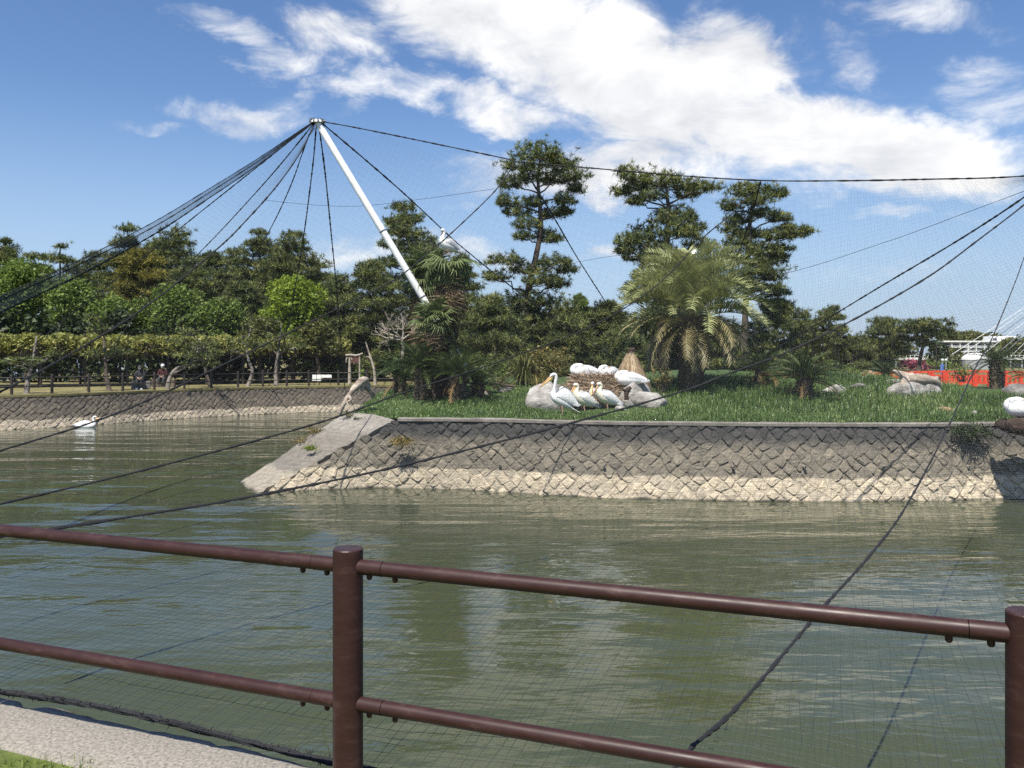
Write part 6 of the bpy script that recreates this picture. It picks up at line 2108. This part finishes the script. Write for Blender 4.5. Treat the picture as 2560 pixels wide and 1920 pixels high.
# net: the height of the sheet follows the cables (thin plate spline), twine every 5 cm
ctrl = []
for P in (ridge, r6, r11, r13, r16, rA):
    st_ = max(1, len(P) // 14)
    ctrl += [tuple(p) for p in P[::st_]] + [tuple(P[-1])]
for a in np.arange(-12, 12.1, 1.0):
    ctrl.append(K(a, .02, BANK + .05))
ctrl = np.array(ctrl)
# drop near-duplicates
keepc = []
for c in ctrl:
    if all(np.hypot(c[0] - q[0], c[1] - q[1]) > .45 for q in keepc): keepc.append(c)
ctrl = np.array(keepc)
def tps_kernel(r2): return r2 * np.log(r2 + 1e-9) * .5
nC = len(ctrl)
d2 = ((ctrl[:, None, :2] - ctrl[None, :, :2]) ** 2).sum(-1)
A_ = np.zeros((nC + 3, nC + 3))
A_[:nC, :nC] = tps_kernel(d2) + np.eye(nC) * .02
A_[:nC, nC] = 1; A_[:nC, nC + 1:] = ctrl[:, :2]; A_[nC:, :nC] = A_[:nC, nC:].T
sol = np.linalg.solve(A_, np.concatenate([ctrl[:, 2], np.zeros(3)]))
def net_z(xy):
    out = np.empty(len(xy))
    for i in range(0, len(xy), 20000):
        q = xy[i:i + 20000]
        k = tps_kernel(((q[:, None, :] - ctrl[None, :, :2]) ** 2).sum(-1))
        out[i:i + 20000] = k @ sol[:nC] + sol[nC] + q @ sol[nC + 1:]
    return out
# plan outline of the sheet: kerb, right side, ridge, left cable
outline = [K(9.5, .0, 0)[:2], (16.5, 12.0), (16.2, 19.2)] + [tuple(p[:2]) for p in ridge[::-1][::6]] + [tuple(p[:2]) for p in r6[::6]] + [(-9.5, 9.0), K(-7.5, 0, 0)[:2]]
outline = np.array(outline)
def inside(xy):
    x, y = xy[:, 0], xy[:, 1]
    res = np.zeros(len(xy), bool)
    j = len(outline) - 1
    for i in range(len(outline)):
        xi, yi = outline[i]; xj, yj = outline[j]
        c = ((yi > y) != (yj > y)) & (x < (xj - xi) * (y - yi) / (yj - yi + 1e-12) + xi)
        res ^= c
        j = i
    return res & (np.abs(x / np.maximum(y, .5)) < .80)
def strands(fam, step, gap):
    segA, segB = [], []
    kt = np.array(KT)[:2]; kn = np.array(KN)[:2]; ko = np.array(KO)[:2]
    if fam == 0: lines = np.arange(-12, 26, gap); along = np.arange(0.0, 28, step)
    else: lines = np.arange(gap * .5, 28, gap); along = np.arange(-12, 26, step)
    Lg, Ag = np.meshgrid(lines, along, indexing='ij')
    wob = .012 * np.sin(Ag * 2.3 + Lg * 37) + .01 * np.sin(Ag * 5.1 + Lg * 91)
    if fam == 0: P = ko + (Lg + wob)[..., None] * kt + Ag[..., None] * kn
    else: P = ko + Ag[..., None] * kt + (Lg + wob)[..., None] * kn
    sh_ = P.shape[:2]
    P2 = P.reshape(-1, 2)
    ok = inside(P2)
    z = np.zeros(len(P2)); z[ok] = net_z(P2[ok])
    z = np.maximum(z, .25)
    P3 = np.concatenate([P2, z[:, None]], 1).reshape(sh_ + (3,)); ok = ok.reshape(sh_)
    m = ok[:, :-1] & ok[:, 1:]
    return P3[:, :-1][m], P3[:, 1:][m]
def twine_mesh(A, B, rad, name):
    D = B - A; D /= np.maximum(np.linalg.norm(D, axis=1), 1e-6)[:, None]
    u = np.cross(D, np.array((.3, .2, .93))); u /= np.linalg.norm(u, axis=1)[:, None]
    w = np.cross(D, u)
    n = len(A); S = 3
    rings = []
    for k in range(S):
        a = 2 * math.pi * k / S
        rings.append(u * math.cos(a) * rad + w * math.sin(a) * rad)
    V = np.stack([A + q for q in rings] + [B + q for q in rings], 1)       # n,6,3
    F = []
    idx = np.arange(n)[:, None] * 6
    quads = np.concatenate([idx + np.array([k, (k + 1) % S, S + (k + 1) % S, S + k]) for k in range(S)], 0)
    me = bpy.data.meshes.new(name)
    me.vertices.add(n * 6); me.vertices.foreach_set('co', V.astype(np.float32).reshape(-1))
    me.loops.add(quads.size); me.loops.foreach_set('vertex_index', quads.astype(np.int32).reshape(-1))
    me.polygons.add(len(quads)); me.polygons.foreach_set('loop_start', np.arange(0, quads.size, 4, dtype=np.int32)); me.polygons.foreach_set('loop_total', np.full(len(quads), 4, dtype=np.int32))
    me.materials.append(M['net'])
    me.polygons.foreach_set('use_smooth', np.ones(len(quads), bool))
    me.update(calc_edges=True)
    return me
A0, B0 = strands(0, .45, .05)
A1, B1 = strands(1, .45, .05)
Aq, Bq = np.concatenate([A0, A1]), np.concatenate([B0, B1])
tag(link('bird_net', twine_mesh(Aq, Bq, NET_R, 'bird_net')), 'fine black bird net stretched between cables over the pond', 'net', kind='stuff')
# net gathered between the bundle cables and the sheet hanging from it to the thick cable
def ruled(Pa, Pb, na, nb_, rad, name, label, sag=0.0):
    ta = np.linspace(0, 1, na)
    def res(P, t):
        d = np.concatenate([[0], np.cumsum(np.linalg.norm(np.diff(P, axis=0), axis=1))]); d /= d[-1]
        return np.stack([np.interp(t, d, P[:, i]) for i in range(3)], 1)
    Sa, Sb = [], []
    G = []
    for v in np.linspace(0, 1, nb_):
        g = res(Pa, ta) * (1 - v) + res(Pb, ta) * v
        g[:, 2] -= sag * math.sin(math.pi * v)
        G.append(g)
    G = np.array(G)
    Sa = np.concatenate([G[:, :-1].reshape(-1, 3), G[:-1, ::2].reshape(-1, 3)]); Sb = np.concatenate([G[:, 1:].reshape(-1, 3), G[1:, ::2].reshape(-1, 3)])
    tag(link(name, twine_mesh(Sa, Sb, rad, name)), label, 'net', kind='stuff')
ruled(b1, b3, 300, 30, .0019, 'net_bundle', 'dark gathered net between the bundle cables at left')
ruled(b3, r6, 170, 44, .0011, 'side_net', 'thin net sheet hanging between the bundle and the thick cable', .2)
# frayed edge rope of the net along the kerb
P = [K(a, .035 + .02 * math.sin(a * 1.7), BANK + .012 + .012 * math.sin(a * 2.9)) for a in np.arange(-9, 9, .05)]
er = thing('net_edge_rope', P[0], 'frayed black edge rope of the net lying along the kerb', 'rope')
MB().tube(P, .013, 7, .3).build('rope', M['rope'], er)
mb = MB(); rr_ = random.Random(9)
for p in P:
    q = Vector(p)
    for _ in range(12):
        e = Vector((rr_.uniform(-1, 1), rr_.uniform(-1, 1), rr_.uniform(-.6, .7))).normalized()
        s = e.orthogonal().normalized() * .004
        mb.add([q - s, q + s, q + e * rr_.uniform(.015, .040)], [(0, 1, 2)])
mb.build('frayed_net', M['rope'], er)

# ------------------------------------------------------------------ near railing
F1 = Vector(W(870, 1370, 2.9)); F1.z = 0
F2 = Vector(W(2570, 1525, 2.18)); F2.z = 0
fd = (F2 - F1); span = fd.length; fd.normalize()
rail_root = thing('park_railing', (F1.x, F1.y, BANK), 'dark brown tubular railing with round posts in the foreground', 'railing')
ZT = W(870, 1370, 2.9)[2]
ZU, ZL = W(870, 1414, 2.9)[2], W(870, 1755, 2.9)[2]
def lathe(c, prof, n=24):
    V, F = [], []
    for r, z in prof:
        for k in range(n):
            a = 6.283185 * k / n
            V.append((c[0] + r * math.cos(a), c[1] + r * math.sin(a), z))
    for i in range(len(prof) - 1):
        for k in range(n):
            F.append((i * n + k, i * n + (k + 1) % n, (i + 1) * n + (k + 1) % n, (i + 1) * n + k))
    return V, F
PR = .0525
for i in (-1, 0, 1):
    c = F1 + fd * span * i
    post = MB().add(*lathe(c, [(PR, BANK - .15), (PR, ZT - .004)], 32)).build('post', M['rail'], rail_root, smooth=True)
    MB().add(*lathe(c, [(PR, ZT - .004), (PR - .003, ZT), (.0005, ZT + .0005)], 32)).build('cap', M['rail'], post)
    MB().add(*lathe(c, [(PR + .03, BANK - .02), (PR + .03, BANK + .008), (PR + .001, BANK + .014)], 24)).build('base_plate', M['rail'], post)
RR = .0252
sgn_up = Vector((0, 0, 1))
for i in (-1, 0):
    a, b = F1 + fd * span * i, F1 + fd * span * (i + 1)
    for z in (ZU, ZL):
        p0, p1 = a + fd * (PR - .006), b - fd * (PR - .006)
        e0, e1 = p0 + fd * .095, p1 - fd * .095
        up = Vector((0, 0, z))
        rl = MB().tube([tuple(e0 + up), tuple((e0 + e1) / 2 + up), tuple(e1 + up)], RR, 20).build('rail', M['rail'], rail_root, smooth=True)
        for (s0, s1) in ((p0, e0 - fd * .002), (e1 + fd * .002, p1)):
            sl = MB().tube([tuple(s0 + up), tuple(s1 + up)], RR * 1.03, 20).build('sleeve', M['rail'], rail_root, smooth=True)
            for t in (.42, 1.5):
                q = s0 + (s1 - s0) * t if (s0 - p0).length < 1e-6 else s1 + (s0 - s1) * t
                V, F = lathe(q, [(.010, z - RR * .9), (.010, z - RR - .010), (.007, z - RR - .016), (.0005, z - RR - .018)], 10)
                MB().add(V, F).build('bolt', M['rail'], sl, smooth=True)

# short lawn in front of the kerb at the lower left
r = np.random.default_rng(4)
n = 26000
a = r.uniform(-2.2, 6, n); bb = -.36 - r.uniform(0, 1, n) ** 1.3 * 2.2 + .05 * np.sin(a * 9) + .03 * np.sin(a * 23)
bb = np.minimum(bb, -.30)
C = np.stack([KO.x + KT.x * a + KN.x * bb, KO.y + KT.y * a + KN.y * bb, np.full(n, BANK - .01)], 1)
D = r.normal(size=(n, 3)); D[:, 2] = np.abs(D[:, 2]) + .8; D /= np.linalg.norm(D, axis=1)[:, None]
V = blades(C, D, r.uniform(.02, .06, n), np.full(n, .0045))
tag(link('lawn_grass', soup('lawn_grass', V, M['lawn'], r.uniform(0, 1, n))), 'short bright lawn grass at the lower left corner', 'grass', kind='stuff')
